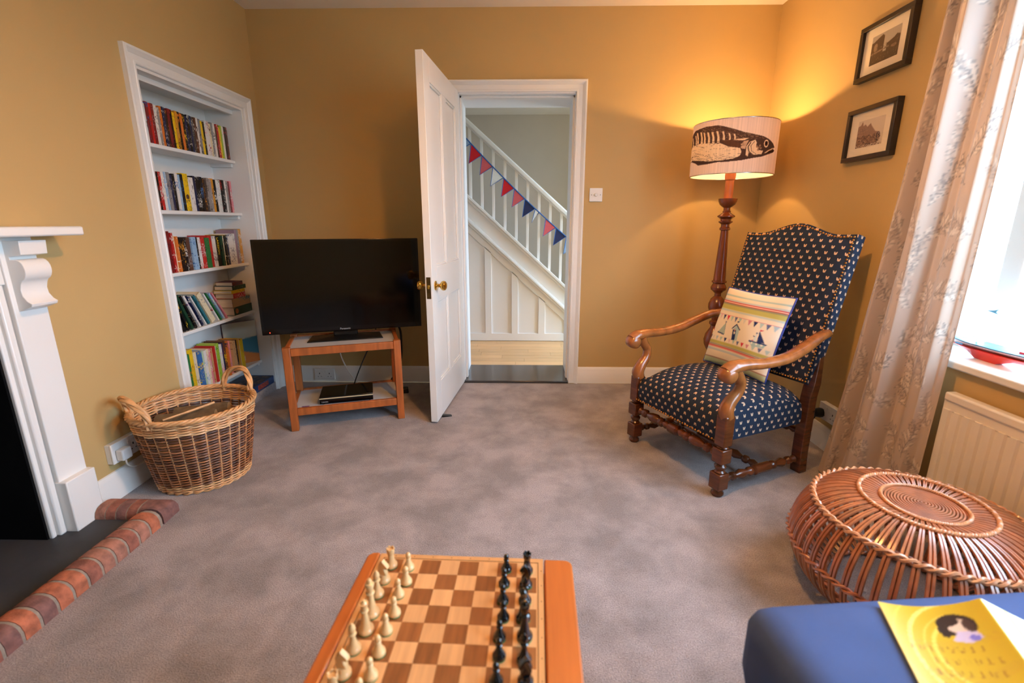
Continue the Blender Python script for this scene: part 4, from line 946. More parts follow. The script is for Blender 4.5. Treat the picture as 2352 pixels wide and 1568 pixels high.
for z in (ZS0, ZS1): f.tube([((RS-0.0015)*math.cos(a), (RS-0.0015)*math.sin(a), z) for a in np.linspace(0, 2*PI, 73)[:-1]], 0.0028, 6, closed=True)
for k in range(3):
    a = 2*PI*k/3+0.4; f.tube([(0.016*math.cos(a), 0.016*math.sin(a), 1.56), (0.12*math.cos(a), 0.12*math.sin(a), 1.575), ((RS-0.003)*math.cos(a), (RS-0.003)*math.sin(a), ZS1-0.004)], 0.002, 5)
f.build('shade_ring', M_chrome, lp, smooth=60)

# ------------------------------------------------------------------ armchair
ch = empty('armchair', (0.976, 2.227, 0), math.atan2(0.91, -0.42), 'high backed oak armchair in navy cloth woven with cream tulips', 'armchair')
HX, FY, RY = 0.288, 0.257, -0.257
def turned(p0, p1, prof, m, nm, seg=18):
    """lathe along p0-p1; prof: (fraction, radius)"""
    a, b2 = Vector(p0), Vector(p1); d = b2-a; L = d.length; q = d.to_track_quat('Z', 'Y').to_matrix()
    f = MB(); f.lathe([(r, t*L) for t, r in prof], seg=seg, M=q.to_4x4()); 
    f.v = [(v[0]+a.x, v[1]+a.y, v[2]+a.z) for v in f.v]
    return f.build(nm, m, ch, smooth=40)
for sx in (-1, 1):
    X = sx*HX; f = MB()
    f.lathe([(0.0, 0.0), (0.022, 0.0), (0.027, 0.008), (0.026, 0.018), (0.018, 0.026), (0.017, 0.036), (0.018, 0.108), (0.024, 0.114), (0.017, 0.122), (0.024, 0.132), (0.026, 0.142), (0.018, 0.152), (0.023, 0.160), (0.018, 0.222), (0.026, 0.230), (0.018, 0.238)], c=(X, FY, 0), seg=18)
    lg = f.build('leg', M_walnut, ch, smooth=40)
    MB().box(X-0.029, X+0.029, FY-0.029, FY+0.029, 0.034, 0.110).build('leg_block', M_walnut, lg, bevel=0.005)
    MB().box(X-0.029, X+0.029, FY-0.029, FY+0.029, 0.158, 0.224).build('leg_block', M_walnut, lg, bevel=0.005)
    MB().box(X-0.027, X+0.027, FY-0.027, FY+0.027, 0.236, 0.375).build('leg_block', M_walnut, lg, bevel=0.006)
    # S-shaped arm support rising from the front leg
    MB().tube([(X, FY-0.003, 0.365), (X, FY+0.004, 0.395), (X, FY-0.012, 0.43), (X+sx*0.004, FY-0.045, 0.47), (X+sx*0.008, FY-0.052, 0.51), (X+sx*0.010, FY-0.030, 0.545), (X+sx*0.010, FY-0.012, 0.575)], [0.031, 0.032, 0.028, 0.023, 0.022, 0.023, 0.026], 10, sub=5).build('arm_support', M_oakarm, ch, smooth=60)
    # down-swept arm ending in a scroll
    ap = [(sx*(HX+0.000), RY-0.055, 0.672), (sx*(HX+0.018), RY+0.03, 0.664), (sx*(HX+0.032), RY+0.13, 0.632), (sx*(HX+0.036), RY+0.24, 0.600), (sx*(HX+0.030), RY+0.36, 0.590), (sx*(HX+0.022), FY-0.06, 0.594), (sx*(HX+0.016), FY+0.010, 0.590), (sx*(HX+0.014), FY+0.048, 0.572)]
    am = MB().tube(ap, [0.020, 0.022, 0.024, 0.024, 0.023, 0.024, 0.028, 0.026], 12, sub=6, flat=1.2, up=(0, 0, 1)).build('arm', M_oakarm, ch, smooth=60)
    MB().lathe([(0.0, -0.034), (0.020, -0.033), (0.033, -0.024), (0.036, 0.0), (0.033, 0.024), (0.020, 0.033), (0.0, 0.034)], c=(sx*(HX+0.014), FY+0.035, 0.560), seg=24, axis=0).build('arm_scroll', M_oakarm, am, smooth=60)
    # rear leg, raked back above the seat
    f = MB(); q = 0.025
    pts = [(X, RY-0.008, 0.0, q), (X, RY, 0.10, q), (X, RY, 0.38, q), (X, RY-0.012, 0.44, q), (X-sx*0.022, RY-0.075, 0.62, 0.010)]
    vs = []
    for x, yy, z, r in pts: vs += [(x-r, yy-r, z), (x+r, yy-r, z), (x+r, yy+r, z), (x-r, yy+r, z)]
    f.add(vs, [(i*4+k, i*4+(k+1) % 4, i*4+4+(k+1) % 4, i*4+4+k) for i in range(4) for k in range(4)]+[(3, 2, 1, 0), (16, 17, 18, 19)])
    f.build('leg', M_walnut, ch, bevel=0.004)
    TP = [(0, .011), (.04, .018), (.08, .011), (.10, .019), (.13, .019), (.15, .010), (.22, .022), (.30, .013), (.33, .020), (.36, .020), (.385, .011), (.40, .023), (.60, .023), (.615, .011), (.64, .020), (.67, .020), (.70, .013), (.78, .022), (.85, .010), (.87, .019), (.90, .019), (.92, .011), (.96, .018), (1, .011)]
    turned((X, FY-0.027, 0.072), (X, RY+0.024, 0.072), TP, M_walnut, 'stretcher')
TPF = [(0, .012), (.03, .020), (.06, .012), (.08, .022), (.11, .022), (.13, .012), (.20, .023), (.26, .026), (.30, .014), (.315, .023), (.345, .023), (.36, .013), (.40, .020), (.44, .012), (.455, .026), (.545, .026), (.56, .012), (.60, .020), (.64, .013), (.655, .023), (.685, .023), (.70, .014), (.74, .026), (.80, .023), (.87, .012), (.89, .022), (.92, .022), (.94, .012), (.97, .020), (1, .012)]
turned((-HX+0.027, FY, 0.190), (HX-0.027, FY, 0.190), TPF, M_walnut, 'stretcher')
turned((-HX+0.02, 0.0, 0.076), (HX-0.02, 0.0, 0.076), TP, M_walnut, 'stretcher')
turned((-HX+0.024, RY, 0.20), (HX-0.024, RY, 0.20), TP, M_walnut, 'stretcher')
def uvset(o, uvs):
    me = o.data; l = me.uv_layers.new(name='UVMap'); li = np.empty(len(me.loops), int); me.loops.foreach_get('vertex_index', li)
    l.data.foreach_set('uv', np.asarray(uvs)[li].ravel())
def seat_mesh():
    xs = [-0.276+0.552*i/26 for i in range(27)]; n = 30; vs, uv = [], []
    # rows: underside front edge -> front face -> crown -> back face
    path = [(0.272, 0.246), (0.281, 0.270), (0.284, 0.305), (0.282, 0.340), (0.272, 0.366), (0.25, 0.386)]
    def crown(x, yy): return 0.386+0.058*(1-min(1, abs(yy-0.0)/0.262)**2.4)*1.0
    ys = [0.22-0.46*i/16 for i in range(17)]
    rows = [(a, b2, 0) for a, b2 in path]+[(yy, crown(0, yy), 1) for yy in ys]+[(-0.250, 0.36, 2), (-0.252, 0.30, 2), (-0.250, 0.246, 2)]
    arc = [0.0]
    for (a, b2, _), (c2, d2, _) in zip(rows[:-1], rows[1:]): arc.append(arc[-1]+math.hypot(c2-a, d2-b2))
    for (yy, z, k), s in zip(rows, arc):
        for x in xs:
            e = max(0, (abs(x)/0.276)); fall = e**5
            zz = z-(0.060*fall*(1 if k == 1 else 0)) if k == 1 else z-(0.02*fall if z > 0.33 else 0)
            y2 = yy-0.012*fall if k == 0 else yy
            vs.append((x, y2, zz)); uv.append((x+0.3, -s+0.5))
    m = 27; R = len(rows); fs = [(j*m+i, j*m+i+1, (j+1)*m+i+1, (j+1)*m+i) for j in range(R-1) for i in range(m-1)]
    # sides
    for sx, i0 in ((-1, 0), (1, 26)):
        ring = [j*m+i0 for j in range(R)]
        b0 = len(vs)
        for lev in range(4):
            t = lev/3
            for j in ring:
                x, yy, z = vs[j]; zz = 0.246+(z-0.246)*(1-t); bulge = 0.010*math.sin(PI*min(1, t*0.8))
                vs.append((x+sx*bulge, yy, zz)); uv.append((yy+0.013, zz+0.9+0.0*t))
        for lev in range(3):
            for j in range(R-1):
                a, b2 = b0+lev*R+j, b0+lev*R+j+1; q4 = (a, b2, b2+R, a+R); fs.append(q4 if sx > 0 else q4[::-1])
    f = MB(); f.add(vs, fs); o = f.build('seat', M_fabric, ch, smooth=70, recalc=True); uvset(o, uv)
    MB().box(-0.262, 0.262, -0.245, 0.268, 0.244, 0.250).build('seat_webbing', mat('hessian', (92, 74, 54), 0.9), ch)
seat_mesh()
RK = math.atan2(0.178, 0.655); zb0, yb0, SB = 0.43, RY-0.005, 0.690
def back_pt(x, s, d):     # x across, s up the rake, d out of the front face
    return (x, yb0-s*math.sin(RK)+d*math.cos(RK), zb0+s*math.cos(RK)+d*math.sin(RK))
def crest(x): return SB+0.052*(0.5+0.5*math.cos(PI*min(1, abs(x)/0.215)))+0.004*(abs(x)/0.288)**4
def back_mesh():
    f = MB(); nx, ns = 34, 40; vs, uv = [], []; HB = 0.287
    def puff(u, v): return 0.022*(1-abs(2*u-1)**6)*(1-abs(2*v-1)**8)
    for j in range(ns+1):
        for i in range(nx+1):
            u, v = i/nx, j/ns; x = -HB+2*HB*u; s = crest(x)*v; vs.append(back_pt(x, s, 0.024+puff(u, v))); uv.append((x+0.31, s))
    m = nx+1; fs = [(j*m+i, j*m+i+1, (j+1)*m+i+1, (j+1)*m+i) for j in range(ns) for i in range(nx)]
    ring = [i for i in range(m)]+[j*m+nx for j in range(1, ns+1)]+[ns*m+i for i in range(nx-1, -1, -1)]+[j*m for j in range(ns-1, 0, -1)]
    b0 = len(vs); n = len(ring); arc = 0
    for lev, d in enumerate((0.024, 0.0, -0.028)):
        for q in ring:
            i, j = q % m, q//m; x = -HB+2*HB*i/nx; s = crest(x)*j/ns; vs.append(back_pt(x*(1.008 if lev == 1 else 1), s, d)); uv.append((x+0.31+(d if abs(x) > HB-0.001 else 0)*(-1 if x > 0 else 1), s+(0 if abs(x) > HB-0.001 else -d)))
    for lev in range(2):
        for k in range(n): a, b2 = b0+lev*n+k, b0+lev*n+(k+1) % n; fs.append((a, a+n, b2+n, b2))
    b1 = len(vs)
    for j in range(2):
        for i in range(m): x = -HB+2*HB*i/nx; vs.append(back_pt(x, crest(x)*j, -0.028)); uv.append((x+0.31, crest(x)*j))
    fs += [(b1+i, b1+m+i, b1+m+i+1, b1+i+1) for i in range(nx)]
    f.add(vs, fs); o = f.build('backrest', M_fabric, ch, smooth=60); uvset(o, uv)
    f = MB(); HB2 = HB-0.013; pts = []
    sN = 46
    for k in range(sN+1):
        for sx in (-1, 1): pts.append((sx*HB2, 0.012+(crest(HB2)-0.024)*k/sN))
    for k in range(1, 38): x = -HB2+2*HB2*k/38; pts.append((x, crest(x)-0.012)); pts.append((x, 0.012))
    for x, s in pts:
        p = back_pt(x, s, 0.029); f.lathe([(0.0052, 0.0), (0.0040, 0.0025), (0.0, 0.0038)], c=p, seg=6, M=Matrix.Rotation(-(PI/2-RK), 4, 'X'))
    o = f.build('brass_nail_trim', M_nail, ch, smooth=60); o['kind'] = 'stuff'
    f = MB()
    for k in range(34):
        x = -0.262+0.524*k/33; f.lathe([(0.0050, 0.0), (0.0038, 0.0025), (0.0, 0.0036)], c=(x, 0.279, 0.254), seg=6, M=Matrix.Rotation(-PI/2, 4, 'X'))
    for k in range(28):
        yy = -0.22+0.44*k/27
        for sx in (-1, 1): f.lathe([(0.0050, 0.0), (0.0038, 0.0025), (0.0, 0.0036)], c=(sx*0.278, yy, 0.254), seg=6, M=Matrix.Rotation(sx*PI/2, 4, 'Y'))
    o = f.build('brass_nail_trim', M_nail, ch, smooth=60); o['kind'] = 'stuff'
back_mesh()

# ------------------------------------------------------------------ cushion leaning on the chair back
cv = Canvas(240, 240, (240, 226, 202)); sky = (176, 200, 196)
def hom(src, dst):
    A_, B_ = [], []
    for (x, y), (u, v) in zip(src, dst):
        A_ += [[x, y, 1, 0, 0, 0, -u*x, -u*y], [0, 0, 0, x, y, 1, -v*x, -v*y]]; B_ += [u, v]
    h = np.linalg.solve(np.array(A_, float), np.array(B_, float)); return np.append(h, 1).reshape(3, 3)
Hc = hom([(500, 95), (1375, 235), (975, 1430), (110, 1125)], [(0.01, 0.99), (0.99, 0.99), (0.99, 0.01), (0.01, 0.01)])
def cq(x, y): v = Hc @ np.array([x, y, 1.0]); return (v[0]/v[2], v[1]/v[2])
CP = lambda pts: [cq(*p) for p in pts]
def band(v0, v1, c): cv.poly([(0, v0), (1, v0), (1, v1), (0, v1)], c)
for a, c2, col in ((.895, .915, sky), (.835, .86, (196, 206, 204)), (.822, .832, (206, 60, 66)), (.806, .814, (206, 60, 66)), (.785, .803, (146, 142, 120)), (.725, .782, (188, 182, 104)), (.70, .722, (196, 208, 200)), (.645, .652, (206, 110, 120)),
                   (.262, .30, (188, 182, 104)), (.243, .26, (146, 142, 120)), (.225, .236, (206, 60, 66)), (.212, .218, (206, 60, 66)), (.17, .20, (196, 206, 206)), (.075, .085, (110, 60, 50)), (.0, .07, (182, 196, 160))): band(a, c2, col)
navy, redc = (36, 52, 100), (206, 52, 66)
FLC = [(176, 200, 190), (226, 190, 190), navy, redc, (176, 200, 190), (96, 108, 148), (176, 200, 190), (220, 214, 200), (206, 140, 150), navy, (186, 206, 200), (96, 108, 148), (176, 196, 206)]
for i, c2 in enumerate(FLC):
    u = 0.03+0.075*i; cv.poly([(u, .645), (u+.05, .645), (u+.025, .578)], c2)
    c3 = FLC[(i*5+2) % 13]; cv.poly([(u, .36), (u+.05, .36), (u+.025, .305)], c3)
cv.poly(CP([(535, 600), (410, 730), (515, 768)]), (168, 186, 178)); cv.line(CP([(410, 730), (500, 770)]), .014, navy); cv.poly(CP([(535, 572), (552, 590), (530, 602)]), navy); cv.line(CP([(540, 575), (520, 700)]), .004, navy)
cv.poly(CP([(655, 690), (718, 640), (760, 700), (708, 866), (618, 858)]), (178, 202, 204)); cv.line(CP([(640, 684), (718, 628), (765, 710)]), .014, navy); cv.poly(CP([(652, 700), (706, 712), (672, 860), (622, 855)]), navy)
cv.poly(CP([(665, 728), (692, 732), (685, 770), (660, 768)]), (240, 226, 202)); cv.ell(*cq(684, 708), .013, .013, (214, 140, 120)); cv.poly(CP([(735, 575), (762, 592), (728, 604)]), navy)
cv.poly(CP([(1028, 712), (985, 868), (1068, 888)]), navy); cv.poly(CP([(1000, 738), (930, 855), (975, 862)]), (214, 222, 216)); cv.poly(CP([(1030, 690), (1074, 704), (1030, 718)]), redc); cv.poly(CP([(985, 735), (1008, 745), (985, 756)]), navy); cv.poly(CP([(925, 842), (955, 850), (925, 858)]), redc); cv.poly(CP([(950, 780), (972, 792), (950, 802)]), navy)
cv.poly(CP([(895, 862), (1080, 902), (1045, 955), (915, 935)]), (166, 192, 186)); cv.line(CP([(895, 862), (1080, 902)]), .014, navy)
for x, y in ((922, 890), (975, 902), (1032, 914)): cv.ell(*cq(x, y), .012, .012, (240, 232, 214))
cv.poly(CP([(300, 660), (335, 652), (325, 705), (292, 698)]), redc)
cu = empty('scatter_cushion', (1.052, 2.262, 0.440), -1.225, 'square cushion printed with sailboats and a beach hut, on the armchair seat', 'cushion')
cu.rotation_euler = (-0.30, 0, -1.225); CW, CH2 = 0.405, 0.405
def puffc(u, v):
    a, b2 = max(0.0, 1-abs(2*u-1)**2.6), max(0.0, 1-abs(2*v-1)**2.6); return 0.062*(a*b2)**0.55
def cpt(sgn):
    def fn(u, v):
        px = (u-0.5)*CW*(1-0.05*math.sin(PI*v)); pz = (v-0.5)*CH2*(1-0.05*math.sin(PI*u))
        return (px, -sgn*puffc(u, v)-0.004*math.sin(9*u+4*v)*puffc(u, v)/0.05, pz+CH2/2)
    return fn
o = MB().grid(cpt(1), 120, 120).build('front_cover', vmat('printed_cotton', 0.9, 0.15, bump=0.2), cu, recalc=False, smooth=180); print_on(o, cv.at(*grid_uv(120, 120)))
MB().grid(cpt(-1), 30, 30, flip=True).build('back_cover', M_piping, cu, recalc=False, smooth=180)
ed = [cpt(1)(u, v) for u, v in [(i/12, 0) for i in range(12)]+[(1, i/12) for i in range(12)]+[(1-i/12, 1) for i in range(12)]+[(0, 1-i/12) for i in range(12)]]
MB().tube(ed, 0.004, 6, closed=True).build('piping', M_piping, cu, smooth=60)

# ------------------------------------------------------------------ pictures on the right wall
def picture(z, cv, label):
    e = empty('framed_picture', (XR, 2.344, z), -PI/2, label, 'picture'); W_, H_ = 0.312, 0.232; fw, fd = 0.020, 0.030
    for x0, x1, z0, z1 in ((-W_/2, W_/2, H_/2-fw, H_/2), (-W_/2, W_/2, -H_/2, -H_/2+fw), (-W_/2, -W_/2+fw, -H_/2+fw, H_/2-fw), (W_/2-fw, W_/2, -H_/2+fw, H_/2-fw)):
        MB().box(x0, x1, -fd, -0.001, z0, z1).build('frame_side', M_frame, e, bevel=0.0015)
    MB().box(-W_/2+fw-0.002, W_/2-fw+0.002, -0.016, -0.010, -H_/2+fw-0.002, H_/2-fw+0.002).build('mount', M_mount, e, smooth=0)
    printed_panel('photograph', cv, 0.168, 0.118, 64, 48, vmat('photo_print', 0.5, 0.3), e, Matrix.Translation((0, -0.0165, 0.0)))
    MB().box(-W_/2+fw-0.002, W_/2-fw+0.002, -0.0200, -0.0185, -H_/2+fw-0.002, H_/2-fw+0.002).build('glass', M_pglass, e, smooth=0)
    return e
cv = Canvas(96, 72, (176, 166, 154)); rg = random.Random(1)
cv.poly([(0, .25), (.45, .25), (.45, .86), (.38, .95), (.05, .78), (0, .78)], (74, 56, 44)); cv.poly([(.55, .3), (1, .3), (1, .68), (.88, .74), (.8, .66), (.55, .56)], (66, 50, 42)); cv.poly([(0, 0), (1, 0), (1, .30), (0, .36)], (70, 54, 44)); cv.ell(.16, .58, .07, .14, (140, 120, 104)); cv.poly([(0, .36), (.65, .42), (.65, .46), (0, .42)], (136, 114, 98)); cv.ell(.82, .40, .10, .05, (130, 104, 88))
for _ in range(160): cv.ell(rg.random(), rg.random()*.6, .012, .012, rg.choice([(96, 76, 62), (54, 40, 34), (120, 100, 84)]))
picture(1.905, cv, 'upper small framed photograph of a dark building, black frame, right wall')
cv = Canvas(96, 72, (214, 198, 178))
cv.poly([(0, .05), (0, .80), (.10, .84), (.16, .98), (.2, .80), (.28, .84), (.36, .74), (.48, .84), (.55, .70), (.7, .50), (.85, .46), (.88, .12), (.5, .05)], (140, 108, 88)); cv.poly([(0, 0), (1, 0), (1, .06), (.6, .10), (0, .10)], (196, 176, 156)); cv.ell(.82, .3, .08, .16, (70, 56, 56))
for _ in range(190): cv.ell(rg.random()*.9, rg.random()*.42, .02, .02, rg.choice([(92, 70, 62), (70, 56, 56), (176, 146, 122), (120, 92, 78)]))
for _ in range(40): cv.ell(rg.random()*.5, .4+rg.random()*.35, .012, .02, rg.choice([(110, 84, 70), (168, 136, 114)]))
picture(1.554, cv, 'lower small framed photograph of a pale street with spires, black frame, right wall')

# ------------------------------------------------------------------ curtain
cv = Canvas(340, 760, (194, 174, 158)); rg = random.Random(21)
def sprig(cx, cy, s, rot):
    def tr(x, y): c2, q2 = math.cos(rot), math.sin(rot); return ((cx+(x*c2-y*q2)*s/0.95), (cy+(x*q2+y*c2)*s/2.4))
    dk = rg.choice([(130, 120, 112), (142, 130, 122), (116, 108, 104)])
    cv.line([tr(0.15*math.sin(2.4*t), t) for t in np.linspace(-1, 1, 9)], .004, dk, .7, asp=0.40)
    for t in np.linspace(-0.75, 1.0, 8):
        for sg in (-1, 1):
            x0, y0 = 0.15*math.sin(2.4*t), t; L_ = rg.uniform(.45, .7)*(1-0.35*abs(t)); up_ = rg.uniform(.2, .5)
            a0 = tr(x0, y0); m1 = tr(x0+sg*L_*.55, y0+up_*.75+.07); e0 = tr(x0+sg*L_, y0+up_); m2 = tr(x0+sg*L_*.6, y0+up_*.35-.06)
            cv.poly([a0, m1, e0, m2], rg.choice([(222, 208, 192), (214, 198, 182), (180, 160, 144)]), .8)
            cv.line([a0, m1, e0], .0028, dk, .7, asp=0.40)
            if rg.random() < .5: cv.line([a0, m2, e0], .003, dk, .6, asp=0.40)
for j in range(17):
    for i in range(6): sprig((i+0.5*(j % 2))/5.5+rg.uniform(-.05, .05), (j+.4)/17+rg.uniform(-.016, .016), rg.uniform(.06, .085), rg.uniform(-1.4, 1.4))
FX = [(0, 1.470), (.06, 1.430), (.14, 1.420), (.23, 1.500), (.29, 1.510), (.36, 1.440), (.46, 1.418), (.545, 1.425), (.625, 1.520), (.70, 1.532), (.80, 1.514), (.90, 1.520), (.95, 1.560), (1.0, 1.575)]
def cur(u, v):
    z = 0.012+2.33*v; flare = (1-v)**2
    yl = 1.850+0.240*flare*(1.0)+0.01*math.sin(5*v); yr = 1.672-0.015*flare
    x = catmull(FX, u); x = 1.478+(x-1.478)*(0.72+0.3*v)+0.004*math.sin(11*u+7*v)
    return (x-0.022*flare, yl+(yr-yl)*(u+0.012*math.sin(9*v)*math.sin(PI*u)), z)
NU, NV = 200, 420
co_ = MB().grid(cur, NU, NV).build('curtain', vmat('curtain_cloth', 0.36, 0.7, translucent=0.07, bump=0.06), None, recalc=False, smooth=180); 
arc_ = np.concatenate([[0], np.cumsum([math.hypot(catmull(FX, (i+1)/NU)-catmull(FX, i/NU), 0.30/NU) for i in range(NU)])]); arc_ /= arc_[-1]
uu_, vv_ = grid_uv(NU, NV); print_on(co_, cv.at(arc_[np.rint(uu_*NU).astype(int)], vv_))
tag(co_, 'long pale curtain with grey leaf sprigs hanging left of the window', 'curtain')
rod = empty('curtain_rail', (1.50, 0, 2.362), 0, 'slim metal curtain rail above the window', 'curtain rail')
MB().tube([(0, 2.02, 0), (0, -0.45, 0)], 0.011, 10).build('rail', M_chrome, rod, smooth=60)
for yy in (1.98, -0.40): MB().box(-0.006, XR-1.50, yy-0.006, yy+0.006, -0.006, 0.006).build('bracket', M_chrome, rod)

# ------------------------------------------------------------------ radiator and boat under / on the sill
ra = empty('radiator', (1.590, 0.60, 0), 0, 'white ribbed panel radiator under the window sill', 'radiator')
RX0, RX1, RYL = -0.040, -0.002, 1.05
prof = []
yy = 0.0; n_ = 26; pit = RYL/n_
for i in range(n_):
    y0 = i*pit
    prof += [(RX0+0.008, y0), (RX0+0.008, y0+pit*.22), (RX0+0.001, y0+pit*.36), (RX0, y0+pit*.5), (RX0, y0+pit*.72), (RX0+0.001, y0+pit*.86)]
prof += [(RX0+0.008, RYL), (RX0+0.014, RYL), (RX0+0.014, 0)]
MB().prism([(x, q) for x, q in prof], 0.135, 0.498, axis=2).build('ribbed_panel', M_rad, ra, smooth=40)
MB().box(RX0+0.006, RX0+0.016, 0.0, RYL, 0.492, 0.532).build('header', M_rad, ra, bevel=0.004); MB().box(RX0+0.006, RX0+0.016, 0, RYL, 0.115, 0.138).build('header', M_rad, ra, bevel=0.004)
MB().box(RX0-0.001, RX1, -0.004, RYL+0.004, 0.528, 0.560).build('top_grille', M_rad, ra, bevel=0.007, seg=3)
for yy in (-0.004, RYL-0.004): MB().box(RX0+0.004, RX1, yy, yy+0.008, 0.115, 0.535).build('side_cover', M_rad, ra, bevel=0.002)
for yy in (0.05, RYL-0.05): MB().tube([(-0.028, yy, 0.12), (-0.028, yy, 0.0)], 0.0075, 10).build('pipe', M_chrome, ra, smooth=60)

bo = empty('toy_sailboat', (1.700, 1.690, 0.667), -0.02, 'red hulled toy sailing boat with white sails on the window sill', 'toy boat')
def hull(y, lo, hi, wd):   # local y along the hull, bow at +y
    return [(-wd*0.35, y, lo), (-wd, y, hi), (wd, y, hi), (wd*0.35, y, lo)]
def loft(secs, nm, m, par):
    n = len(secs[0]); vs = [p for s_ in secs for p in s_]
    fs = [(i*n+k, i*n+(k+1) % n, (i+1)*n+(k+1) % n, (i+1)*n+k) for i in range(len(secs)-1) for k in range(n)]+[tuple(reversed(range(n))), tuple((len(secs)-1)*n+k for k in range(n))]
    return MB().add(vs, fs).build(nm, m, par, smooth=50)
loft([hull(.150, .033, .035, .003), hull(.11, .028, .0355, .018), hull(.075, .022, .036, .028), hull(.055, .014, .036, .032), hull(.03, .001, .0365, .035), hull(-.01, -.0, .037, .037), hull(-.05, .0, .0375, .038), hull(-.085, .014, .038, .037), hull(-.11, .022, .0385, .036), hull(-.19, .028, .040, .028)], 'hull', M_redhull, bo)
loft([hull(.154, .0345, .052, .003), hull(.11, .0355, .052, .020), hull(.05, .036, .052, .034), hull(-.05, .0375, .053, .040), hull(-.11, .0385, .054, .038), hull(-.192, .040, .056, .030)], 'topside', M_white, bo)
loft([hull(.156, .0515, .0555, .004), hull(.11, .0515, .0555, .0215), hull(.05, .0515, .056, .0355), hull(-.05, .0525, .057, .0415), hull(-.11, .0535, .058, .0395), hull(-.194, .0555, .060, .0315)], 'blue_gunwale', M_skyblue, bo)
MB().box(-0.0375, -0.036, 0.062, 0.092, 0.0425, 0.0475).build('hull_marking', M_skyblue, bo, smooth=0)
MB().tube([(0, 0.048, 0.055), (0, 0.040, 0.285)], 0.0035, 8).build('mast', M_sail, bo); MB().tube([(0, 0.046, 0.075), (0, -0.135, 0.083)], 0.003, 8).build('boom', M_sail, bo)
def sail(pts, nm):
    g = 0.0008; n = len(pts); vs = [(-g-0.012*math.sin(PI*i/n), p[0], p[1]) for i, p in enumerate(pts)]+[(g-0.012*math.sin(PI*i/n), p[0], p[1]) for i, p in enumerate(pts)]
    fs = [tuple(range(n)), tuple(reversed(range(n, 2*n)))]+[(i, (i+1) % n, n+(i+1) % n, n+i) for i in range(n)]
    return MB().add(vs, fs).build(nm, M_sail, bo, smooth=0)
sail([(0.0435, 0.080), (0.038, 0.275), (-0.005, 0.215), (-0.055, 0.155), (-0.10, 0.110), (-0.132, 0.086)], 'mainsail'); sail([(0.140, 0.060), (0.045, 0.270), (0.052, 0.075)], 'jib')
f = MB(); f.prism([(0.022, 0.181), (-0.004, 0.186), (-0.020, 0.192), (-0.012, 0.181), (-0.022, 0.174), (-0.004, 0.177)], -0.016, -0.0145, axis=0); f.build('bird_emblem', M_skyblue, bo, smooth=0)
MB().box(-0.012, 0.012, -0.15, -0.12, 0.056, 0.066).build('stern_fitting', M_redhull, bo, bevel=0.002)

# ------------------------------------------------------------------ rattan pouf
pf = empty('rattan_pouf', (1.207, 1.272, 0), 0, 'round brown rattan cane pouf with a spiral top, beside the radiator', 'pouf')
PR = [(0.098, 0.336), (0.155, 0.345), (0.215, 0.332), (0.272, 0.296), (0.310, 0.238), (0.325, 0.168), (0.308, 0.095), (0.262, 0.034), (0.205, 0.010)]
f = MB()
for s_ in (-1, 1):
    P_, R_l = smooth([Vector((r, 0, z)) for r, z in PR], [min(0.0050, r*0.0150+0.0009) for r, z in PR], 3)
    pts = [(p.x, s_*min(0.0048, p.x*0.0185), p.z) for p in P_]
    f.tube(pts, R_l, 5)
NR = 58
rib = f.build('rib', M_cane, pf, smooth=60)
for k in range(1, NR): dup(rib, pf, None, 2*PI*k/NR)
f = MB(); r = 0.006
while r < 0.104:
    f.tube([(r*math.cos(a), r*math.sin(a), 0.337+0.006*(1-r/0.104)) for a in np.linspace(0, 2*PI, max(12, int(r*500)))[:-1]], 0.0034, 5, closed=True); r += 0.0078
f.build('spiral_disc', M_cane, pf, smooth=60)
def rope(nm, r, z, amp, rad, turns, m, strands=2):
    f = MB(); N_ = turns*8
    for s_ in range(strands):
        f.tube([((r+amp*math.cos(turns*a+s_*2*PI/strands))*math.cos(a), (r+amp*math.cos(turns*a+s_*2*PI/strands))*math.sin(a), z+amp*math.sin(turns*a+s_*2*PI/strands)) for a in np.linspace(0, 2*PI, N_+1)[:-1]], rad, 5, closed=True)
    return f.build(nm, m, pf, smooth=60)
rope('binding_ring', 0.104, 0.343, 0.0025, 0.0036, 60, M_canelight); rope('binding_ring', 0.160, 0.349, 0.0030, 0.0040, 64, M_canelight)
rope('braided_ring', 0.277, 0.300, 0.0062, 0.0050, 32, M_canelight); rope('braided_ring', 0.329, 0.160, 0.0060, 0.0044, 32, M_cane); rope('braided_ring', 0.205, 0.012, 0.0040, 0.0046, 32, M_cane)
MB().tube([(0.296*math.cos(a), 0.296*math.sin(a), 0.10) for a in np.linspace(0, 2*PI, 61)[:-1]], 0.006, 6, closed=True).build('inner_hoop', M_cane, pf, smooth=60)
MB().tube([(0.255*math.cos(a), 0.255*math.sin(a), 0.295) for a in np.linspace(0, 2*PI, 61)[:-1]], 0.006, 6, closed=True).build('inner_hoop', M_cane, pf, smooth=60)

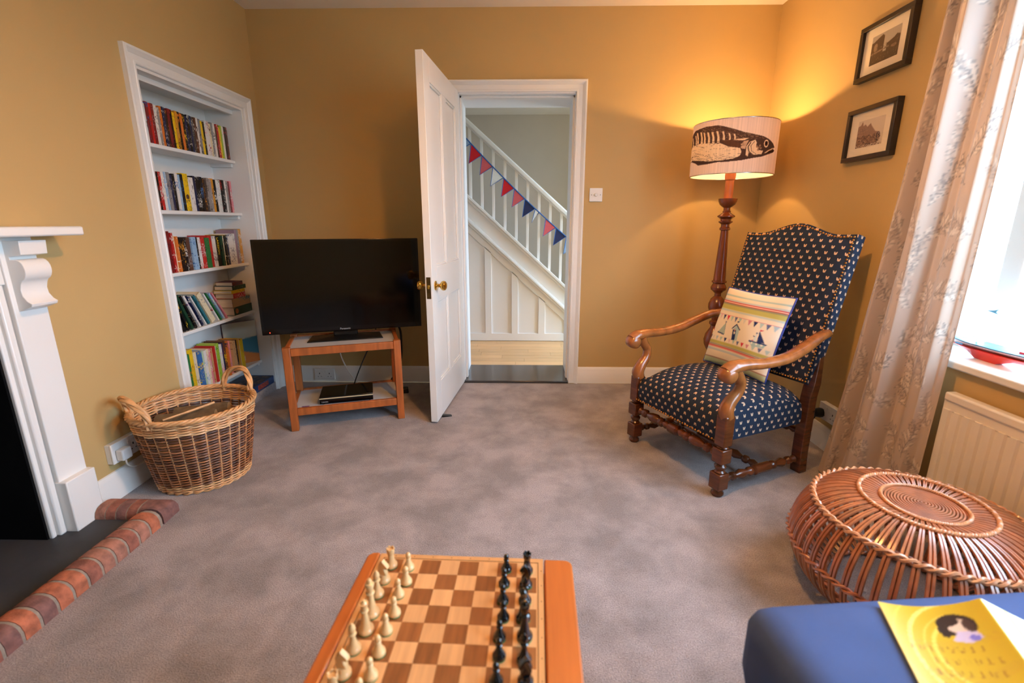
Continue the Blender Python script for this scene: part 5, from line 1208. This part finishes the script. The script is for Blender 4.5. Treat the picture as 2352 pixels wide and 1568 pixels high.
# ------------------------------------------------------------------ chess table, board and men
SQ = 0.0437; TZ_ = 0.400
CA = math.radians(-1.9)                         # turned slightly clockwise seen from above
O = Vector((-0.142, 0.752, 0))                  # centre of the playing area
tb = empty('chess_table', (O.x, O.y, 0), CA, 'low honey oak table with rounded side rails holding a chess board', 'table')
BW = 0.190                                      # half width of the board
def rrect(x0, x1, y0, y1, r, rc):
    pts = []
    for cx, cy, a0, on in ((x1-r, y1-r, 0, rc[0]), (x0+r, y1-r, PI/2, rc[1]), (x0+r, y0+r, PI, rc[2]), (x1-r, y0+r, 1.5*PI, rc[3])):
        if on: pts += [(cx+r*math.cos(a0+q*PI/10), cy+r*math.sin(a0+q*PI/10)) for q in range(6)]
        else: pts.append((cx+(r if a0 in (0, 1.5*PI) else -r), cy+(r if a0 in (0, PI/2) else -r)))
    return pts
MB().prism(rrect(BW+0.002, BW+0.066, -0.196, 0.190, 0.018, (1, 0, 0, 1)), TZ_-0.045, TZ_+0.002, axis=2).build('side_rail', M_rail, tb, bevel=0.004)
MB().prism(rrect(-BW-0.030, -BW-0.002, -0.196, 0.194, 0.018, (0, 1, 1, 0)), TZ_-0.045, TZ_+0.002, axis=2).build('side_rail', M_rail, tb, bevel=0.004)
MB().box(-BW-0.02, BW+0.05, -0.185, 0.180, TZ_-0.060, TZ_-0.028).build('apron', M_rail, tb, bevel=0.003)
for x in (-BW-0.015, BW+0.022):
    for yy in (-0.18, 0.150): MB().box(x, x+0.028, yy, yy+0.028, 0, TZ_-0.045).build('leg', M_rail, tb, bevel=0.004)
cb = empty('chess_board', (O.x, O.y, TZ_-0.0275), CA, 'folding maple and walnut chess board set into the low table', 'chess board')
bt = 0.0275
for y0, y1 in ((-0.192, -0.0006), (0.0006, 0.192)): MB().box(-BW, BW, y0, y1, 0, bt-0.0012).build('board_leaf', M_boardedge, cb, bevel=0.001)
hp = 4*SQ
for x0, x1, y0, y1 in ((-BW, -hp, -0.192, 0.192), (hp, BW, -0.192, 0.192), (-hp, hp, hp, 0.192), (-hp, hp, -0.192, -hp)):
    MB().box(x0, x1, y0, y1, bt-0.0014, bt-0.0002).build('border', M_boardedge, cb, smooth=0)
for x0, x1, y0, y1 in ((-hp-0.004, hp+0.004, hp+0.0030, hp+0.0044), (-hp-0.004, hp+0.004, -hp-0.0044, -hp-0.0030), (-hp-0.0044, -hp-0.0030, -hp-0.004, hp+0.004), (hp+0.0030, hp+0.0044, -hp-0.004, hp+0.004)):
    MB().box(x0, x1, y0, y1, bt-0.001, bt+0.0001).build('inlay_line', M_ink, cb, smooth=0)
for i in range(8):
    for x in (hp+0.0105,): MB().lathe([(0.0012, 0), (0.0012, 0.0003)], seg=8).build('brass_pin', M_ink, cb, loc=(x, (i-3.5)*SQ, bt-0.0003), smooth=0)
    MB().lathe([(0.0012, 0), (0.0012, 0.0003)], seg=8).build('brass_pin', M_ink, cb, loc=((i-3.5)*SQ, hp+0.0105, bt-0.0003), smooth=0)
sqo = {}
for r_ in range(8):
    for c_ in range(8):
        dark = (r_+c_) % 2 == 0; loc = ((c_-3.5)*SQ, (3.5-r_)*SQ, bt-0.0014)
        if dark not in sqo: sqo[dark] = MB().box(-SQ/2+0.0002, SQ/2-0.0002, -SQ/2+0.0002, SQ/2-0.0002, 0, 0.0014).build('square', M_darksq if dark else M_lightsq, cb, loc=loc, smooth=0)
        else: dup(sqo[dark], cb, loc)
BASE = [(0.0, 0.0025), (1.0, 0.0025), (1.02, 0.006), (0.98, 0.009), (0.84, 0.011), (0.80, 0.013)]
def man(kind, m):
    e = empty('chess_'+kind)
    rb = {'pawn': 0.0138, 'rook': 0.0150, 'knight': 0.0155, 'bishop': 0.0150, 'queen': 0.0165, 'king': 0.0168}[kind]
    def bs(rest): return [(r*rb, z) for r, z in BASE]+rest
    if kind == 'pawn': pr = bs([(0.0075, 0.020), (0.0050, 0.027), (0.0046, 0.029), (0.0070, 0.0305), (0.0048, 0.0325), (0.0058, 0.035), (0.0068, 0.0385), (0.0060, 0.0425), (0.0036, 0.046), (0.0, 0.0475)])
    if kind == 'rook': pr = bs([(0.0088, 0.020), (0.0074, 0.034), (0.0074, 0.038), (0.0096, 0.041), (0.0100, 0.051), (0.0086, 0.052), (0.0078, 0.0495), (0.0, 0.0495)])
    if kind == 'bishop': pr = bs([(0.0085, 0.019), (0.0052, 0.033), (0.0050, 0.040), (0.0086, 0.042), (0.0052, 0.0445), (0.0066, 0.049), (0.0076, 0.053), (0.0062, 0.060), (0.0030, 0.0645), (0.0030, 0.066), (0.0, 0.068)])
    if kind == 'queen': pr = bs([(0.0100, 0.020), (0.0066, 0.038), (0.0062, 0.050), (0.0094, 0.053), (0.0064, 0.0555), (0.0075, 0.064), (0.0098, 0.072), (0.0070, 0.0715), (0.0050, 0.0745), (0.0030, 0.076), (0.0032, 0.079), (0.0, 0.0805)])
    if kind == 'king': pr = bs([(0.0104, 0.022), (0.0070, 0.042), (0.0066, 0.056), (0.0102, 0.059), (0.0070, 0.062), (0.0082, 0.070), (0.0104, 0.080), (0.0090, 0.083), (0.0040, 0.085), (0.0038, 0.087), (0.0056, 0.090), (0.0040, 0.0935), (0.0, 0.095)])
    if kind == 'knight': pr = bs([(0.0110, 0.018), (0.0100, 0.022), (0.0, 0.022)])
    bd = MB().lathe(pr, seg=22).build('body', m, e, smooth=40)
    if kind == 'knight':
        hd = [(-0.0095, 0.020), (-0.0115, 0.032), (-0.0085, 0.046), (-0.0030, 0.055), (0.0005, 0.0605), (0.0030, 0.056), (0.0075, 0.052), (0.0130, 0.0455), (0.0150, 0.0405), (0.0120, 0.0375), (0.0060, 0.0400), (0.0030, 0.0385), (0.0065, 0.032), (0.0095, 0.026), (0.0100, 0.020)]
        MB().prism(hd, -0.0060, 0.0060, axis=1).build('horse_head', m, e, bevel=0.0026, seg=3)
        MB().prism([(-0.0120, 0.030), (-0.0135, 0.036), (-0.0105, 0.047), (-0.0045, 0.057), (-0.0015, 0.057), (-0.0070, 0.046), (-0.0095, 0.034)], -0.0022, 0.0022, axis=1).build('mane', m, e, bevel=0.001)
    if kind == 'rook':
        for k in range(6):
            a = 2*PI*k/6; MB().box(0.0074, 0.0101, -0.0028, 0.0028, 0.050, 0.0545).build('battlement', m, e, rot=(0, 0, a), bevel=0.0004, seg=1)
    MB().lathe([(0.0, 0.0), (rb*0.98, 0.0), (rb*1.0, 0.0026), (0.0, 0.0026)], seg=22).build('felt_base', M_felt, e)
    e.scale = (0.89, 0.89, 0.89)
    return e
NEAR = ['farthest rank']+['%s rank from the far end' % n for n in ('second', 'third', 'fourth', 'fifth', 'sixth', 'seventh')]+['nearest rank']
BACK = ['rook', 'knight', 'bishop', 'king', 'queen', 'bishop', 'knight', 'rook']
BACKB = ['rook', 'knight', 'bishop', 'queen', 'king', 'bishop', 'knight', 'rook']
Rb = Matrix.Rotation(CA, 3, 'Z'); proto = {}; rg = random.Random(12)
def put(kind, colr, row, col):
    m = M_box if colr == 'boxwood' else M_ebony
    v = Rb @ Vector(((col-3.5)*SQ+rg.uniform(-.004, .004), (3.5-row)*SQ+rg.uniform(-.004, .004)-0.004, 0)); loc = (O.x+v.x, O.y+v.y, TZ_+0.0001)
    rz = CA+(0 if colr == 'boxwood' else PI)+rg.uniform(-.3, .3)
    key = (kind, colr)
    if key not in proto: o = proto[key] = man(kind, m); o.location = loc; o.rotation_euler = (0, 0, rz)
    else: o = dup_tree(proto[key], loc, rz)
    cl = 'pale boxwood' if colr == 'boxwood' else 'shiny black'
    tag(o, '%s chess %s on the %s edge, %s' % (cl, kind, 'left' if colr == 'boxwood' else 'right', NEAR[row]), 'chess piece', '%s chess %ss' % (cl, kind))
for row in range(8):
    put(BACK[row], 'boxwood', row, 0); put('pawn', 'boxwood', row, 1); put('pawn', 'black', row, 6); put(BACKB[row], 'black', row, 7)

# ------------------------------------------------------------------ sofa end and the booklet on it
sf = empty('sofa', (0.43, 0.775, 0), math.radians(5.2), 'navy blue upholstered sofa end with rounded cushion edges in the right foreground', 'sofa')
def soft_block(nm, x0, x1, y0, y1, z0, z1, r, m, crown=0.0, n=26):
    f = MB(); bm = bmesh.new(); bmesh.ops.create_cube(bm, size=1)
    bmesh.ops.subdivide_edges(bm, edges=bm.edges[:], cuts=n, use_grid_fill=True)
    vs = []
    cx, cy, cz, hx_, hy_, hz_ = (x0+x1)/2, (y0+y1)/2, (z0+z1)/2, (x1-x0)/2, (y1-y0)/2, (z1-z0)/2
    for v in bm.verts:
        p = Vector((v.co.x*2*hx_, v.co.y*2*hy_, v.co.z*2*hz_))
        q = Vector((max(-hx_+r, min(hx_-r, p.x)), max(-hy_+r, min(hy_-r, p.y)), max(-hz_+r, min(hz_-r, p.z)))); d = p-q
        if d.length > 1e-9: p = q+d.normalized()*r
        p.z += crown*(1-(p.x/hx_)**2)*(1-(p.y/hy_)**2)*(1 if p.z > 0 else 0)
        vs.append((p.x+cx, p.y+cy, p.z+cz))
    vs = [(x-0.43, y-0.78, z) for x, y, z in vs]; f.add(vs, [tuple(v.index for v in fc.verts) for fc in bm.faces]); bm.free()
    return f.build(nm, m, sf, smooth=180)
soft_block('seat_cushion', 0.428, 1.26, -0.55, 0.782, 0.262, 0.450, 0.050, M_navy, 0.004)
soft_block('seat_base', 0.455, 1.25, -0.55, 0.755, 0.090, 0.262, 0.020, M_navy)
MB().tube([(0.002, -0.045, 0.405), (0.0, -0.58, 0.405), (0.0, -1.28, 0.405)], 0.0025, 6).build('seam', M_navyd, sf)
for x in (0.50, 1.19):
    for yy in (-0.48, 0.69): MB().lathe([(0.018, 0.0), (0.024, 0.09)], c=(x-0.43, yy-0.78, 0), seg=14).build('foot', M_walnut, sf)
cv = Canvas(220, 210, (204, 176, 46)); rg = random.Random(4)
for r, c2, wd2 in ((.16, (240, 216, 100), .020), (.20, (238, 206, 90), .010), (.26, (242, 222, 120), .022), (.33, (232, 200, 70), .012)):
    cv.line([(0.33+r*math.cos(t), 0.62+r*1.5*math.sin(t)) for t in np.linspace(1.7, 4.6, 26)], wd2, c2, .8, asp=1.1)
for k_ in range(5): cv.line([(0.0, .72-.012*k_), (.18, .70-.01*k_), (.47, .76-.012*k_)], .003, (196, 160, 60), .6, asp=1.1)
for k_ in range(5): cv.line([(0.06, .46+.012*k_), (.28, .42+.012*k_), (.47, .52+.012*k_)], .003, (196, 160, 60), .6, asp=1.1)
cv.ell(.32, .835, .085, .085, (30, 24, 30)); cv.ell(.325, .83, .050, .058, (224, 204, 186)); cv.ell(.295, .865, .050, .035, (34, 28, 34), rot=.5); cv.ell(.37, .83, .024, .045, (58, 44, 48)); cv.ell(.255, .80, .022, .055, (30, 26, 32))
cv.poly([(.27, .72), (.34, .70), (.40, .73), (.39, .78), (.31, .79)], (206, 196, 230)); cv.ell(.365, .735, .022, .022, (120, 120, 214))
for y0, x0, n_l in ((.635, .06, 8), (.555, .14, 7), (.47, .08, 8), (.38, .12, 7)):
    for i in range(n_l):
        x = x0+i*.043; s_ = rg.choice([0.007, -0.007, 0.0])
        cv.line([(x, y0), (x+s_, y0+.04)], .0055, (150, 112, 40), .8, asp=1.1); cv.line([(x+.009, y0), (x-s_+.010, y0+.035)], .005, (150, 112, 40), .7, asp=1.1)
cv.poly([(.485, 0), (1, 0), (1, 1), (.485, 1)], (240, 236, 214)); cv.poly([(.54, 0), (.575, 0), (.62, 1), (.585, 1)], (232, 212, 110)); cv.poly([(.66, 0), (.68, 0), (.72, 1), (.70, 1)], (206, 216, 160))
bl = empty('magazine', (0.682, 0.763, 0.4542), math.radians(-18.6), 'yellow magazine with a small portrait lying tented open on the navy sofa', 'magazine')
LBW, LBH, FU = 0.300, 0.280, 0.480
def zc(u):
    if u < FU: t = u/FU; return 0.052*(t**2.2)
    t = (u-FU)/(1-FU); return 0.052*(1-t)**1.3
def cover(u, v): return (u*LBW, (v-1)*LBH, 0.0025+zc(u)*(0.75+0.25*v))
o = MB().grid(cover, 120, 110).build('cover', vmat('glossy_cover', 0.34, 0.4, coat=0.15), bl, recalc=False, smooth=70); print_on(o, cv.at(*grid_uv(120, 110)))
MB().grid(lambda u, v: (u*LBW, (v-1)*LBH, zc(u)*(0.75+0.25*v)*0.985+0.0005), 60, 6).build('inner_pages', M_paper, bl, recalc=False, smooth=70)

# ------------------------------------------------------------------ pendant light above the middle of the room
pd = empty('pendant_lamp', (PEND[0], PEND[1], 0), 0, 'plain fabric pendant lamp hanging from the ceiling in the middle of the room', 'lamp')
MB().lathe([(0.045, ZC-0.022), (0.050, ZC-0.004), (0.050, ZC)], seg=24).build('ceiling_rose', M_plastic, pd, smooth=40)
MB().tube([(0, 0, ZC-0.02), (0, 0, 2.36)], 0.004, 8).build('cord', M_whitecord, pd)
MB().lathe([(0.016, 2.32), (0.016, 2.36), (0.008, 2.365)], seg=16).build('bulb_holder', M_plastic, pd)
MB().grid(lambda u, v: (0.17*math.cos(2*PI*u), 0.17*math.sin(2*PI*u), 2.20+0.18*v), 48, 2).build('shade', shade_mat('cream_shade', False, lin((240, 226, 200)), 0.7), pd, recalc=False, smooth=180)
f = MB()
for k in range(3):
    a = 2*PI*k/3; f.tube([(0.015*math.cos(a), 0.015*math.sin(a), 2.35), (0.17*math.cos(a), 0.17*math.sin(a), 2.375)], 0.002, 5)
f.build('shade_carrier', M_chrome, pd)
